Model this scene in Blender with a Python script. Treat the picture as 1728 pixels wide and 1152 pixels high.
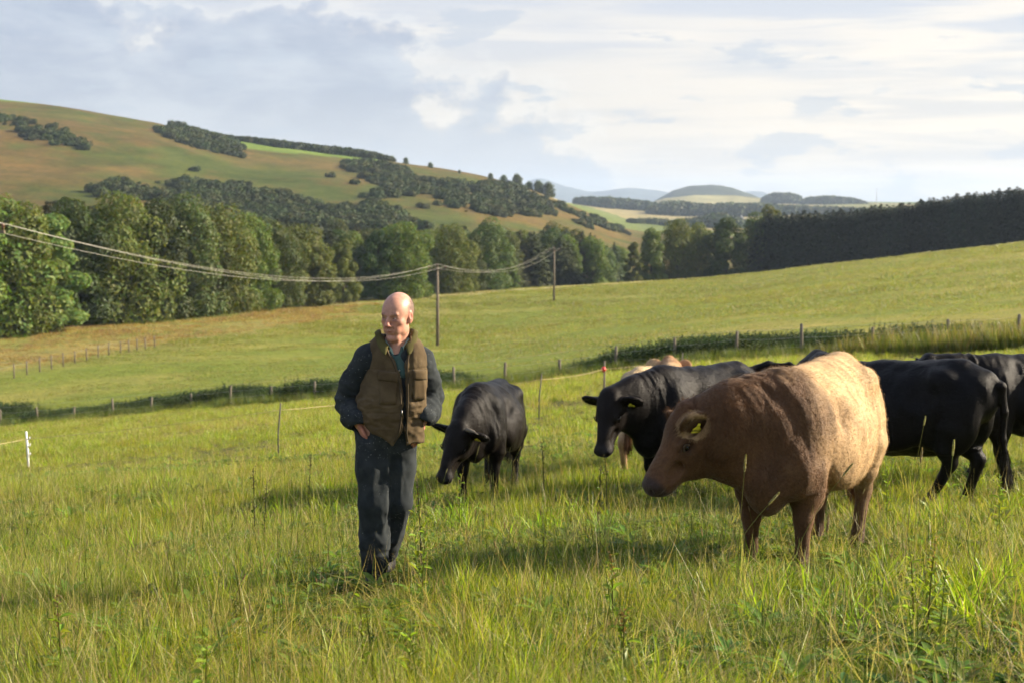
import bpy, math, random
import numpy as np
from mathutils import Vector, Matrix
rng = np.random.default_rng(7); random.seed(7)
sc = bpy.context.scene
for o in list(bpy.data.objects): bpy.data.objects.remove(o)
# ------------------------------------------------------------------ camera
F = 2400.0; TH = math.atan(231/2400)
cam = bpy.data.cameras.new('camera'); cam.lens = 50; cam.sensor_width = 36
cam.clip_start = .1; cam.clip_end = 40000
cam.dof.use_dof = True; cam.dof.focus_distance = 8.6; cam.dof.aperture_fstop = 4.0
camo = bpy.data.objects.new('camera', cam); sc.collection.objects.link(camo)
camo.location = (0, 0, 0); camo.rotation_euler = (math.pi/2-TH, 0, 0)
sc.camera = camo
# ------------------------------------------------------------------ sky and sun
SUN_AZ = math.radians(77)      # compass style: 0 = +Y (ahead), 90 = +X (right)
SUN_EL = math.radians(25)
sdir = Vector((math.sin(SUN_AZ)*math.cos(SUN_EL), math.cos(SUN_AZ)*math.cos(SUN_EL), math.sin(SUN_EL)))
sun = bpy.data.lights.new('sun', 'SUN'); sun.energy = 5.0; sun.angle = math.radians(.6)
sun.color = (1.0, .86, .66)
suno = bpy.data.objects.new('sun', sun); sc.collection.objects.link(suno)
suno.rotation_euler = sdir.to_track_quat('Z', 'Y').to_euler(); suno.location = (30, 0, 30)
sc.view_settings.view_transform = 'Standard'; sc.view_settings.look = 'None'
sc.view_settings.gamma = 1; sc.view_settings.use_curve_mapping = False
sc.view_settings.exposure = 1.45
sc.cycles.use_denoising = True; sc.cycles.use_adaptive_sampling = True; sc.cycles.adaptive_threshold = .035
sc.cycles.max_bounces = 4; sc.cycles.diffuse_bounces = 2; sc.cycles.glossy_bounces = 2
sc.cycles.transmission_bounces = 4; sc.cycles.transparent_max_bounces = 8; sc.cycles.volume_bounces = 0
sc.cycles.sample_clamp_indirect = 4
w = bpy.data.worlds.new('World'); sc.world = w; w.use_nodes = True
nt = w.node_tree; nt.nodes.clear()
def N(nt, t, **k):
    n = nt.nodes.new(t)
    for a, b in k.items(): setattr(n, a, b)
    return n
def L(nt, a, b): nt.links.new(a, b)
def mth(nt, op, a, b=None, c=None, clamp=False):
    n = nt.nodes.new('ShaderNodeMath'); n.operation = op; n.use_clamp = clamp
    for i, v in enumerate((a, b, c)):
        if v is None: continue
        if isinstance(v, (int, float)): n.inputs[i].default_value = v
        else: nt.links.new(v, n.inputs[i])
    return n.outputs[0]
def vmul(nt, v, s):
    n = nt.nodes.new('ShaderNodeVectorMath'); n.operation = 'MULTIPLY'
    nt.links.new(v, n.inputs[0]); n.inputs[1].default_value = s; return n.outputs[0]
def noise(nt, vec, scale, detail=3, rough=.55, dist=0):
    n = nt.nodes.new('ShaderNodeTexNoise'); n.inputs['Scale'].default_value = scale
    n.inputs['Detail'].default_value = detail; n.inputs['Roughness'].default_value = rough
    n.inputs['Distortion'].default_value = dist
    nt.links.new(vec, n.inputs['Vector']); return n.outputs['Fac']
def ramp(nt, fac, stops, interp='LINEAR'):
    n = nt.nodes.new('ShaderNodeValToRGB'); n.color_ramp.interpolation = interp
    e = n.color_ramp.elements
    while len(e) < len(stops): e.new(.5)
    for el, (p, c) in zip(e, stops):
        el.position = p; el.color = tuple(c)+(1,) if len(c) == 3 else c
    nt.links.new(fac, n.inputs[0]); return n.outputs[0]
def mix(nt, fac, a, b, mode='MIX'):
    n = nt.nodes.new('ShaderNodeMix'); n.data_type = 'RGBA'; n.blend_type = mode; n.clamp_factor = True
    for i, v in ((0, fac), (6, a), (7, b)):
        if isinstance(v, (int, float)): n.inputs[i].default_value = v
        elif isinstance(v, tuple): n.inputs[i].default_value = v+(1,) if len(v) == 3 else v
        else: nt.links.new(v, n.inputs[i])
    return n.outputs[2]
def sstep(nt, v, a, b):
    n = nt.nodes.new('ShaderNodeMapRange'); n.interpolation_type = 'SMOOTHSTEP'
    nt.links.new(v, n.inputs[0]); n.inputs[1].default_value = a; n.inputs[2].default_value = b
    return n.outputs[0]
sky = N(nt, 'ShaderNodeTexSky', sky_type='NISHITA', sun_disc=False)
sky.sun_elevation = SUN_EL; sky.sun_rotation = SUN_AZ
sky.air_density = 1.0; sky.dust_density = 1.5; sky.ozone_density = 1.5
tc = N(nt, 'ShaderNodeTexCoord'); d = tc.outputs['Generated']
sep = N(nt, 'ShaderNodeSeparateXYZ'); L(nt, d, sep.inputs[0]); sx, sy, sz = sep.outputs
el = sz
# gradient base of thin high cloud (behind the cumulus)
streakv = vmul(nt, d, (3.0, 3.0, 38.0))
st = noise(nt, streakv, 1.3, 5, .55, .6)
st2 = noise(nt, vmul(nt, d, (6.0, 6.0, 75.0)), 1.1, 4, .5, .3)
K = .32
def kc(*c): return tuple(x*K for x in c)
high = ramp(nt, el, [(0.0, kc(.96, .89, .82)), (.06, kc(.95, .89, .86)), (.16, kc(.78, .82, .93)), (.5, kc(.55, .66, .90)), (1, kc(.45, .56, .85))])
bright = mix(nt, sstep(nt, st, .50, .74), high, kc(1.14, 1.05, .97))
# the brightest band sits low on the sun's side
side = sstep(nt, sx, -.25, .35)
low = mth(nt, 'SUBTRACT', 1.0, sstep(nt, el, .10, .30))
bandf = mth(nt, 'MULTIPLY', mth(nt, 'MULTIPLY', side, low), sstep(nt, st2, .38, .62))
bright = mix(nt, mth(nt, 'MULTIPLY', bandf, .75), bright, kc(1.38, 1.20, .98))
# cumulus bank: blue grey, its top edge falls from left to right
puff = noise(nt, vmul(nt, d, (1, 1, 1.5)), 9.0, 7, .56, .15)
puff2 = noise(nt, vmul(nt, d, (1, 1, 1.3)), 26.0, 5, .6, .1)
pw = mth(nt, 'ADD', mth(nt, 'MULTIPLY', mth(nt, 'SUBTRACT', puff, .5), .20), mth(nt, 'MULTIPLY', mth(nt, 'SUBTRACT', puff2, .5), .055))
line = mth(nt, 'MULTIPLY_ADD', sx, -.28, .075)
line = mth(nt, 'SUBTRACT', line, mth(nt, 'MULTIPLY', sstep(nt, sx, .0, .10), .025))
dd = mth(nt, 'SUBTRACT', mth(nt, 'ADD', line, pw), el)
cum = sstep(nt, dd, -.003, .014)
cum = mth(nt, 'MULTIPLY', cum, mth(nt, 'SUBTRACT', 1.0, sstep(nt, sx, .06, .20)))
inner = noise(nt, vmul(nt, d, (1, 1, 2.6)), 14.0, 5, .55, .2)
cumc = mix(nt, sstep(nt, inner, .36, .66), kc(.50, .56, .72), kc(.74, .79, .90))
cumc = mix(nt, sstep(nt, el, .085, .015), cumc, kc(.74, .79, .89))
rim = mth(nt, 'MULTIPLY', sstep(nt, dd, -.016, 0.0), mth(nt, 'SUBTRACT', 1.0, sstep(nt, dd, 0.0, .004)))
col = mix(nt, mth(nt, 'MULTIPLY', rim, .30), bright, kc(1.25, 1.20, 1.12))
col = mix(nt, mth(nt, 'MULTIPLY', cum, .88), col, cumc)
# scattered small grey clouds
sm = noise(nt, vmul(nt, d, (1, 1, 3.4)), 13.0, 6, .58, .2)
smm = mth(nt, 'MULTIPLY', sstep(nt, sm, .565, .64), mth(nt, 'SUBTRACT', 1.0, sstep(nt, el, .22, .6)))
col = mix(nt, mth(nt, 'MULTIPLY', smm, .65), col, kc(.66, .72, .84))
tot = N(nt, 'ShaderNodeMix', data_type='RGBA', blend_type='MIX')
tot.inputs[0].default_value = .86
skm = N(nt, 'ShaderNodeVectorMath', operation='SCALE'); L(nt, sky.outputs[0], skm.inputs[0]); skm.inputs[3].default_value = .75
cm = N(nt, 'ShaderNodeVectorMath', operation='SCALE'); L(nt, col, cm.inputs[0]); cm.inputs[3].default_value = 10.0
L(nt, skm.outputs[0], tot.inputs[6]); L(nt, cm.outputs[0], tot.inputs[7])
bg = N(nt, 'ShaderNodeBackground'); bg.inputs[1].default_value = .10
L(nt, tot.outputs[2], bg.inputs[0])
wo = N(nt, 'ShaderNodeOutputWorld'); L(nt, bg.outputs[0], wo.inputs[0])
w.cycles.sampling_method = 'MANUAL'; w.cycles.sample_map_resolution = 512

# ------------------------------------------------------------------ helpers
def ray(px, py, d):
    a = (px-864)/F; b = (576-py)/F
    v = np.array([a, math.cos(TH)+b*math.sin(TH), -math.sin(TH)+b*math.cos(TH)])
    return v*(d/v[1])
def tag(o, label=None, cat=None, group=None, kind=None):
    if label: o['label'] = label
    if cat: o['category'] = cat
    if group: o['group'] = group
    if kind: o['kind'] = kind
    return o
def empty(name, loc=(0, 0, 0), rz=0, parent=None):
    o = bpy.data.objects.new(name, None); sc.collection.objects.link(o)
    o.location = tuple(float(c) for c in loc); o.rotation_euler = (0, 0, rz); o.empty_display_size = .2
    if parent: o.parent = parent
    return o
def rawmesh(name, V, Fc, smooth=True, col=None):
    me = bpy.data.meshes.new(name)
    V = np.asarray(V, np.float32)
    if isinstance(Fc, np.ndarray):
        nf, k = Fc.shape
        me.vertices.add(len(V)); me.vertices.foreach_set('co', V.ravel())
        me.loops.add(nf*k); me.loops.foreach_set('vertex_index', Fc.astype(np.int32).ravel())
        me.polygons.add(nf); me.polygons.foreach_set('loop_start', np.arange(0, nf*k, k, dtype=np.int32))
        me.polygons.foreach_set('loop_total', np.full(nf, k, np.int32))
        me.update(calc_edges=True)
    else:
        me.from_pydata([tuple(map(float, v)) for v in V], [], [tuple(f) for f in Fc]); me.update()
    me.polygons.foreach_set('use_smooth', np.full(len(me.polygons), smooth))
    if col is not None:
        a = me.color_attributes.new('col', 'FLOAT_COLOR', 'POINT')
        c = np.ones((len(V), 4), np.float32); c[:, :3] = col
        a.data.foreach_set('color', c.ravel())
    return me
def mobj(name, V, Fc, mat, parent=None, smooth=True, col=None, link=True):
    me = rawmesh(name, V, Fc, smooth, col); me.materials.append(mat)
    o = bpy.data.objects.new(name, me)
    if link: sc.collection.objects.link(o)
    if parent: o.parent = parent
    return o
def hash2(ix, iy, iz, seed):
    h = (ix.astype(np.int64)*374761393 + iy.astype(np.int64)*668265263 + iz.astype(np.int64)*2147483647 + seed*974634777) & 0xffffffff
    h = ((h ^ (h >> 13))*1274126177) & 0xffffffff
    return ((h ^ (h >> 16)) & 0xffff)/65535.0
def vnoise(P, scale=1.0, seed=0, octaves=3):
    P = np.asarray(P, float); out = np.zeros(len(P)); amp = 1; tot = 0
    for o in range(octaves):
        Q = P*scale*(2**o)+o*17.3
        i = np.floor(Q).astype(np.int64); f = Q-i; f = f*f*(3-2*f)
        r = 0
        for a in (0, 1):
            for b in (0, 1):
                for c in (0, 1):
                    wgt = (f[:, 0] if a else 1-f[:, 0])*(f[:, 1] if b else 1-f[:, 1])*(f[:, 2] if c else 1-f[:, 2])
                    r = r + wgt*hash2(i[:, 0]+a, i[:, 1]+b, i[:, 2]+c, seed+o)
        out += amp*(r*2-1); tot += amp; amp *= .5
    return out/tot
def pmat(name, rough=.7, spec=.3):
    m = bpy.data.materials.new(name); m.use_nodes = True; t = m.node_tree
    b = t.nodes['Principled BSDF']; b.inputs['Roughness'].default_value = rough
    b.inputs['Specular IOR Level'].default_value = spec
    return m, t, b
def simple(name, c, rough=.7, var=.25, scale=8, spec=.3, bump=.3, metal=0):
    m, t, b = pmat(name, rough, spec)
    tc = N(t, 'ShaderNodeTexCoord')
    n = noise(t, tc.outputs['Object'], scale, 5, .6)
    c0 = tuple(x*(1-var) for x in c); c1 = tuple(min(1, x*(1+var)) for x in c)
    L(t, ramp(t, n, [(.3, c0), (.7, c1)]), b.inputs['Base Color'])
    bp = N(t, 'ShaderNodeBump'); bp.inputs['Strength'].default_value = bump; bp.inputs['Distance'].default_value = .01
    L(t, noise(t, tc.outputs['Object'], scale*5, 4, .6), bp.inputs['Height']); L(t, bp.outputs[0], b.inputs['Normal'])
    b.inputs['Metallic'].default_value = metal
    return m
def attr(t, name='col'):
    n = t.nodes.new('ShaderNodeAttribute'); n.attribute_name = name; return n
def foliage_mat(name, trans=.35, rough=.55, hue_var=.25, patch=None, spec=.25):
    """leaf material: colour of the blade from the mesh, varied per copy and by place"""
    m = bpy.data.materials.new(name); m.use_nodes = True; t = m.node_tree; t.nodes.clear()
    a = attr(t); oi = N(t, 'ShaderNodeObjectInfo')
    hs = N(t, 'ShaderNodeHueSaturation')
    L(t, mth(t, 'MULTIPLY_ADD', oi.outputs['Random'], .05, .475), hs.inputs['Hue'])
    L(t, mth(t, 'MULTIPLY_ADD', oi.outputs['Random'], hue_var*2, 1-hue_var), hs.inputs['Value'])
    c = a.outputs['Color']
    if patch:
        g = N(t, 'ShaderNodeNewGeometry')
        pn = noise(t, g.outputs['Position'], patch[0], 3, .6)
        c = mix(t, mth(t, 'MULTIPLY', sstep(t, pn, .40, .66), patch[2]), c, mix(t, 1.0, c, patch[1], 'MULTIPLY'))
    L(t, c, hs.inputs['Color'])
    p = N(t, 'ShaderNodeBsdfPrincipled'); p.inputs['Roughness'].default_value = rough
    p.inputs['Specular IOR Level'].default_value = spec
    L(t, hs.outputs[0], p.inputs['Base Color'])
    tr = N(t, 'ShaderNodeBsdfTranslucent')
    tcx = mix(t, 1.0, hs.outputs[0], (1.25, 1.2, .6), 'MULTIPLY'); L(t, tcx, tr.inputs['Color'])
    ms = N(t, 'ShaderNodeMixShader'); ms.inputs[0].default_value = trans
    L(t, p.outputs[0], ms.inputs[1]); L(t, tr.outputs[0], ms.inputs[2])
    out = N(t, 'ShaderNodeOutputMaterial'); L(t, ms.outputs[0], out.inputs[0])
    return m
def bl(*pts_r):  # polyline tube: list of (p, r)
    pass
def tube(pts, rad, n=8, cap=True):
    pts = np.asarray(pts, float); rad = np.broadcast_to(np.asarray(rad, float), (len(pts),))
    V = []; Fc = []
    tan = np.gradient(pts, axis=0); tan /= np.linalg.norm(tan, axis=1)[:, None]+1e-9
    ref = np.array([0, 0, 1.]) if abs(tan[0][2]) < .9 else np.array([1., 0, 0])
    for i, (p, r, tt) in enumerate(zip(pts, rad, tan)):
        u = np.cross(tt, ref); u /= np.linalg.norm(u)+1e-9; v = np.cross(tt, u)
        for k in range(n):
            a = 2*math.pi*k/n; V.append(p+r*(math.cos(a)*u+math.sin(a)*v))
    for i in range(len(pts)-1):
        for k in range(n):
            k2 = (k+1) % n; Fc.append((i*n+k, i*n+k2, (i+1)*n+k2, (i+1)*n+k))
    if cap:
        Fc.append(tuple(range(n))[::-1]); Fc.append(tuple((len(pts)-1)*n+k for k in range(n)))
    return V, Fc
def boxm(c, s, R=None):
    c = np.asarray(c, float); s = np.asarray(s, float)/2
    P = np.array([[x, y, z] for x in (-1, 1) for y in (-1, 1) for z in (-1, 1)], float)*s
    if R is not None: P = P@np.asarray(R).T
    return list(P+c), [(0, 1, 3, 2), (4, 6, 7, 5), (0, 4, 5, 1), (2, 3, 7, 6), (0, 2, 6, 4), (1, 5, 7, 3)]
def joinm(parts):
    V = []; Fc = []
    for v, f in parts:
        b = len(V); V += [tuple(x) for x in v]; Fc += [tuple(i+b for i in q) for q in f]
    return V, Fc

# ------------------------------------------------------------------ terrain
COLPX = np.array([-500, 0, 400, 800, 1200, 1728, 2300.])
COLU = (COLPX-864)/F
ROWY = np.array([14, 27, 50, 75, 100, 131, 160, 200, 250, 300.])
TAB = np.array([
 [-3.3, -5.6, -9.6, -13, -14, -15, -15.5, -18, -20, -21],
 [-3.12, -5.1, -8.4, -11.8, -12.7, -13.5, -13.75, -17, -19, -20],
 [-3.0, -4.7, -7.6, -10.2, -12.0, -13.2, -13.6, -14, -17, -20],
 [-2.89, -4.3, -6.6, -8.9, -11.0, -13.1, -14.0, -14.8, -15.1, -18],
 [-2.82, -3.8, -5.4, -7.4, -8.9, -10.4, -11.7, -12.8, -13.8, -14.7],
 [-2.75, -3.4, -4.7, -6.0, -6.7, -7.1, -7.2, -7.2, -7.0, -7.2],
 [-2.6, -3.0, -4.0, -4.6, -4.5, -4.0, -3.5, -3.0, -2.5, -2.5]])
SPX = np.array([-600, 0, 120, 260, 390, 600, 700, 800, 900, 960, 1060, 1150, 1250, 1728, 2400.])
SPY = np.array([150, 166, 180, 206, 238, 264, 277, 294, 321, 346, 392, 403, 405, 372, 345.])
SKD = 700.
S_U = (SPX-864)/F; S_Z = (345-SPY)/F*SKD
YW0, YK = 24.0, None
NR, NC = 560, 520
wv = np.geomspace(4, 9024, NR); gy = wv-24.0
tu = np.linspace(-1, 1, NC); gu = np.sinh(tu*2.3)/np.sinh(2.3)*1.6
SCL = np.sqrt(np.maximum(gy, 0)**2+36.0)
def base_table(u, y):
    zc = np.stack([np.interp(y, ROWY, TAB[i]) for i in range(7)])      # 7 x NR
    z = np.stack([np.interp(u, COLU, zc[:, j]) for j in range(len(y))])  # NR x NC
    return z
Zt = base_table(gu, gy)
X = gu[None, :]*SCL[:, None]; Y = np.repeat(gy[:, None], NC, 1)
cx = np.where(X < 0, .05, .02)
Zp = -1.33-.11*Y+cx*np.clip(X, -12, 12)
t0 = np.clip((Y-9)/9, 0, 1); t0 = t0*t0*(3-2*t0)
Z = Zp*(1-t0)+Zt*t0
S = np.interp(gu, S_U, S_Z)[None, :]
V0 = -21.0
t1 = np.clip((Y-315)/(SKD-315), 0, 1)
far = V0+(S-V0)*(t1*(1.3-.3*t1))
rise = np.clip((Y-1000)/1700, 0, 1); rise = rise*rise*(3-2*rise)
uu = np.clip((gu+.0)/.08, 0, 1)[None, :]
far = far+(3.5-S)*rise*uu*(S < 3)
t2 = np.clip((Y-285)/40, 0, 1); t2 = t2*t2*(3-2*t2)
Z = Z*(1-t2)+far*t2
for _ in range(7):
    Zs = Z.copy()
    Zs[1:-1] = (Z[:-2]+2*Z[1:-1]+Z[2:])/4
    Zs[:, 1:-1] = (Zs[:, :-2]+2*Zs[:, 1:-1]+Zs[:, 2:])/4
    Z = Zs
Pn = np.stack([X.ravel(), Y.ravel(), np.zeros(X.size)], 1)
nz = vnoise(Pn, .35, 3, 3).reshape(X.shape)*.05*np.clip((Y-2)/8, .2, 1)
nz += vnoise(Pn, .03, 5, 3).reshape(X.shape)*np.clip((Y-120)/300, 0, 1)*1.6*np.clip((Y-300)/100, 0, 1)
Z = Z+nz
def H(x, y):
    x = np.atleast_1d(np.asarray(x, float)); y = np.atleast_1d(np.asarray(y, float))
    s = np.sqrt(np.maximum(y, 0)**2+36); u = x/s
    fr = np.clip((np.log(np.maximum(y+24, 4.001))-math.log(4))/(math.log(9024)-math.log(4))*(NR-1), 0, NR-1.001)
    fc = np.interp(u, gu, np.arange(NC)); fc = np.clip(fc, 0, NC-1.001)
    i = fr.astype(int); j = fc.astype(int); a = fr-i; b = fc-j
    return (Z[i, j]*(1-a)*(1-b)+Z[i+1, j]*a*(1-b)+Z[i, j+1]*(1-a)*b+Z[i+1, j+1]*a*b)
def h1(x, y): return float(H(x, y)[0])
def solve_d(px, py, h=0.0, lo=3., hi=400.):
    """distance at which a point h above the ground is seen at (px, py)"""
    ds = np.geomspace(lo, hi, 900)
    P = np.stack([ray(px, py, q) for q in ds]); g = H(P[:, 0], P[:, 1])+h-P[:, 2]
    s = np.where(g > 0)[0]
    return float(ds[s[0]]) if len(s) else float(ds[np.argmax(g)])
def gpt(px, py, h=0.0, **k):
    d_ = solve_d(px, py, h, **k); p = ray(px, py, d_); return p[0], p[1], h1(p[0], p[1])
# fence line in the world (near field edge)
FX = np.array([-75, -27, -12.5, -1.5, 6.7, 15, 60.]); FY = np.array([113, 75, 65, 55, 48, 42, 6.])
def fence_y(x): return np.interp(x, FX, FY)
TLX = (np.array([-500, 0, 400, 670, 820, 1100, 1300, 1500, 1728, 2300])-864)/F
TLD = np.array([135, 150, 190, 235, 257, 290, 300, 295, 284, 265.])
def tree_d(u): return np.interp(u, TLX, TLD)
# true colour of the ground, by what grows there
P3 = np.stack([X.ravel(), Y.ravel(), Z.ravel()*2], 1)
u_ = (X/np.maximum(Y, 1)).ravel(); yf = Y.ravel(); xf = X.ravel()
py_ = 345-Z.ravel()/np.maximum(yf, 1)*F; px_ = 864+u_*F
n1 = vnoise(P3, .02, 11, 4); n2 = vnoise(P3, .12, 12, 3); n3 = vnoise(P3*[1, .25, 1], .01, 13, 4)
def lerp(a, b, t): t = np.clip(t, 0, 1)[:, None]; return a*(1-t)+b*t
near = np.array([.060, .075, .020]); thatch = np.array([.12, .105, .042])
C = lerp(np.tile(near, (len(u_), 1)), thatch, .5+.6*n2)
isB = yf > fence_y(xf)
Bc = lerp(np.tile(np.array([.155, .190, .032]), (len(u_), 1)), np.array([.270, .240, .066]), .35+1.3*n2+1.0*n1)
Bc = lerp(Bc, np.array([.28, .20, .09]), np.clip((.40-np.abs((tree_d(u_)-yf)/tree_d(u_)-.20)*3)*1.2+.7*n1, 0, .75)*(px_ < 760))   # russet grass by the wood
Bc = lerp(Bc, np.array([.42, .37, .25]), np.clip(1.3-np.abs(tree_d(u_)-14-yf)/5, 0, 1)*np.clip((px_-560)/250, 0, 1)*.75)
C = np.where(isB[:, None], Bc, C)
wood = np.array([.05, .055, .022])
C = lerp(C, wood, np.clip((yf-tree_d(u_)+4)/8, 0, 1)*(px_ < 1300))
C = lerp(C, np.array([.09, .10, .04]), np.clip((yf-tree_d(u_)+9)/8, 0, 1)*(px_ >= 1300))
hillc = lerp(np.tile(np.array([.100, .070, .022]), (len(u_), 1)), np.array([.062, .078, .016]), .55+3.2*n3+1.4*n2)
hillc = lerp(hillc, np.array([.128, .086, .030]), np.clip(.15+2.0*n1, 0, .75))
C = np.where((yf > 345)[:, None], hillc, C)
farf = np.array([[.17, .175, .06], [.26, .22, .11], [.12, .15, .045], [.30, .25, .13]])
fid = ((vnoise(np.stack([xf/170, yf/420, 0*xf], 1), 1, 21, 1)*.5+.5)*4).astype(int).clip(0, 3)
C = np.where(((yf > 760) & (u_ > .02))[:, None], farf[fid], C)
cw = vnoise(P3, .03, 14, 2)*12
crop1 = (yf > 662+cw+np.clip(px_, 0, 200)*.30) & (px_ < 132) & (yf < 900)
crop2 = (yf > 640+cw+np.abs(px_-470)*.22) & (px_ > 382) & (px_ < 640) & (yf < 900)
C = np.where((crop1 | crop2)[:, None], np.array([.115, .17, .030]), C)
C = np.where(((np.abs(yf-(585)) < 0) & (px_ < 130))[:, None], np.array([.3, .3, .1]), C)
idx = np.arange(NR*NC).reshape(NR, NC)
GF = np.stack([idx[:-1, :-1].ravel(), idx[:-1, 1:].ravel(), idx[1:, 1:].ravel(), idx[1:, :-1].ravel()], 1)
mg, t, b = pmat('field_ground', .95, .1)
a = attr(t); g = N(t, 'ShaderNodeNewGeometry')
nA = noise(t, g.outputs['Position'], 2.2, 6, .68); nB = noise(t, g.outputs['Position'], .35, 5, .6)
nC = noise(t, g.outputs['Position'], 9, 4, .7); nD = noise(t, g.outputs['Position'], .045, 6, .66, .4)
sepg = N(t, 'ShaderNodeSeparateXYZ'); L(t, g.outputs['Position'], sepg.inputs[0]); farm_ = sstep(t, sepg.outputs[1], 330, 420)
cc = mix(t, 1.0, a.outputs['Color'], ramp(t, nA, [(.28, (.62, .66, .6)), (.5, (1, 1, 1)), (.72, (1.35, 1.3, 1.2))]), 'MULTIPLY')
cc = mix(t, 1.0, cc, ramp(t, nB, [(.3, (.80, .86, .80)), (.7, (1.2, 1.14, 1.1))]), 'MULTIPLY')
cc = mix(t, 1.0, cc, ramp(t, nC, [(.3, (.8, .8, .8)), (.7, (1.2, 1.2, 1.2))]), 'MULTIPLY')
L(t, cc, b.inputs['Base Color'])
cc = mix(t, farm_, cc, mix(t, 1.0, cc, ramp(t, nD, [(.32, (.62, .72, .55)), (.5, (1, 1, 1)), (.68, (1.35, 1.22, 1.15))]), 'MULTIPLY'))
L(t, cc, b.inputs['Base Color'])
bp = N(t, 'ShaderNodeBump'); bp.inputs['Strength'].default_value = .9; bp.inputs['Distance'].default_value = .25
L(t, nA, bp.inputs['Height']); L(t, bp.outputs[0], b.inputs['Normal'])
ground = mobj('ground', np.stack([X.ravel(), Y.ravel(), Z.ravel()], 1), GF, mg, col=C)
tag(ground, 'grassy farmland sloping from the near pasture to the far hillside', kind='structure')

# ------------------------------------------------------------------ distant hills
def ridge(name, label, D, pts, depth, c, base, mat=None, rough=.012, seed=1):
    """a ridge at distance D whose crest follows pts (px, py)"""
    px = np.linspace(pts[0][0], pts[-1][0], 160); py = np.interp(px, [p[0] for p in pts], [p[1] for p in pts])
    k = np.ones(7)/7; py = np.convolve(np.pad(py, 3, mode='edge'), k, 'valid')
    rows = np.linspace(-1, 1, 31); V = []
    for r in rows:
        dd = D+r*depth
        xx = (px-864)/F*dd; top = (345-py)/F*D
        zz = base+(top-base)*np.maximum(0, (1-r*r))**.8
        V.append(np.stack([xx, np.full_like(xx, dd), zz], 1))
    V = np.concatenate(V); V[:, 2] += vnoise(V, 6/depth, seed, 4)*depth*rough
    n = 160; ii = np.arange(31*n).reshape(31, n)
    Q = np.stack([ii[:-1, :-1].ravel(), ii[:-1, 1:].ravel(), ii[1:, 1:].ravel(), ii[1:, :-1].ravel()], 1)
    m = simple(name+'_surface', c, .95, .45, .01, .1, .2)
    return tag(mobj(name, V, Q, m), label, kind='structure')
ridge('mountain_range', 'far blue mountain range on the horizon', 7600,
      [(820, 352), (870, 322), (900, 303), (915, 301), (935, 312), (965, 318), (1000, 326), (1030, 321), (1060, 317), (1100, 321), (1130, 328), (1180, 338), (1240, 330), (1265, 321), (1290, 326), (1340, 342), (1400, 346), (1450, 340), (1500, 342), (1580, 350)], 1100, (.06, .08, .09), -20)
ridge('wooded_hill', 'round hill covered in dark forest beyond the far fields', 3300,
      [(1085, 350), (1110, 336), (1135, 322), (1165, 315), (1200, 314), (1235, 319), (1265, 329), (1290, 340), (1310, 350)], 420, (.035, .045, .028), -14, rough=.010)
ridge('far_rise', 'pale stubble field slope below the wooded hill', 2600,
      [(1060, 352), (1120, 336), (1170, 330), (1240, 331), (1300, 337), (1330, 352)], 240, (.24, .22, .10), -14)

# ------------------------------------------------------------------ air
HZ = 9600.0
hv, hf = boxm((0, HZ/2-400, 40), (9000, HZ+800, 240))
mh = bpy.data.materials.new('air'); mh.use_nodes = True; t = mh.node_tree; t.nodes.clear()
pv = N(t, 'ShaderNodeVolumePrincipled'); pv.inputs['Color'].default_value = (.62, .78, 1, 1)
pv.inputs['Density'].default_value = .00012; pv.inputs['Anisotropy'].default_value = .1
L(t, pv.outputs[0], N(t, 'ShaderNodeOutputMaterial').inputs['Volume'])
hz = tag(mobj('haze', hv, hf, mh, smooth=False), 'thin blue haze over the whole valley', kind='stuff')
mh.cycles.homogeneous_volume = True if hasattr(mh.cycles, 'homogeneous_volume') else None
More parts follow.
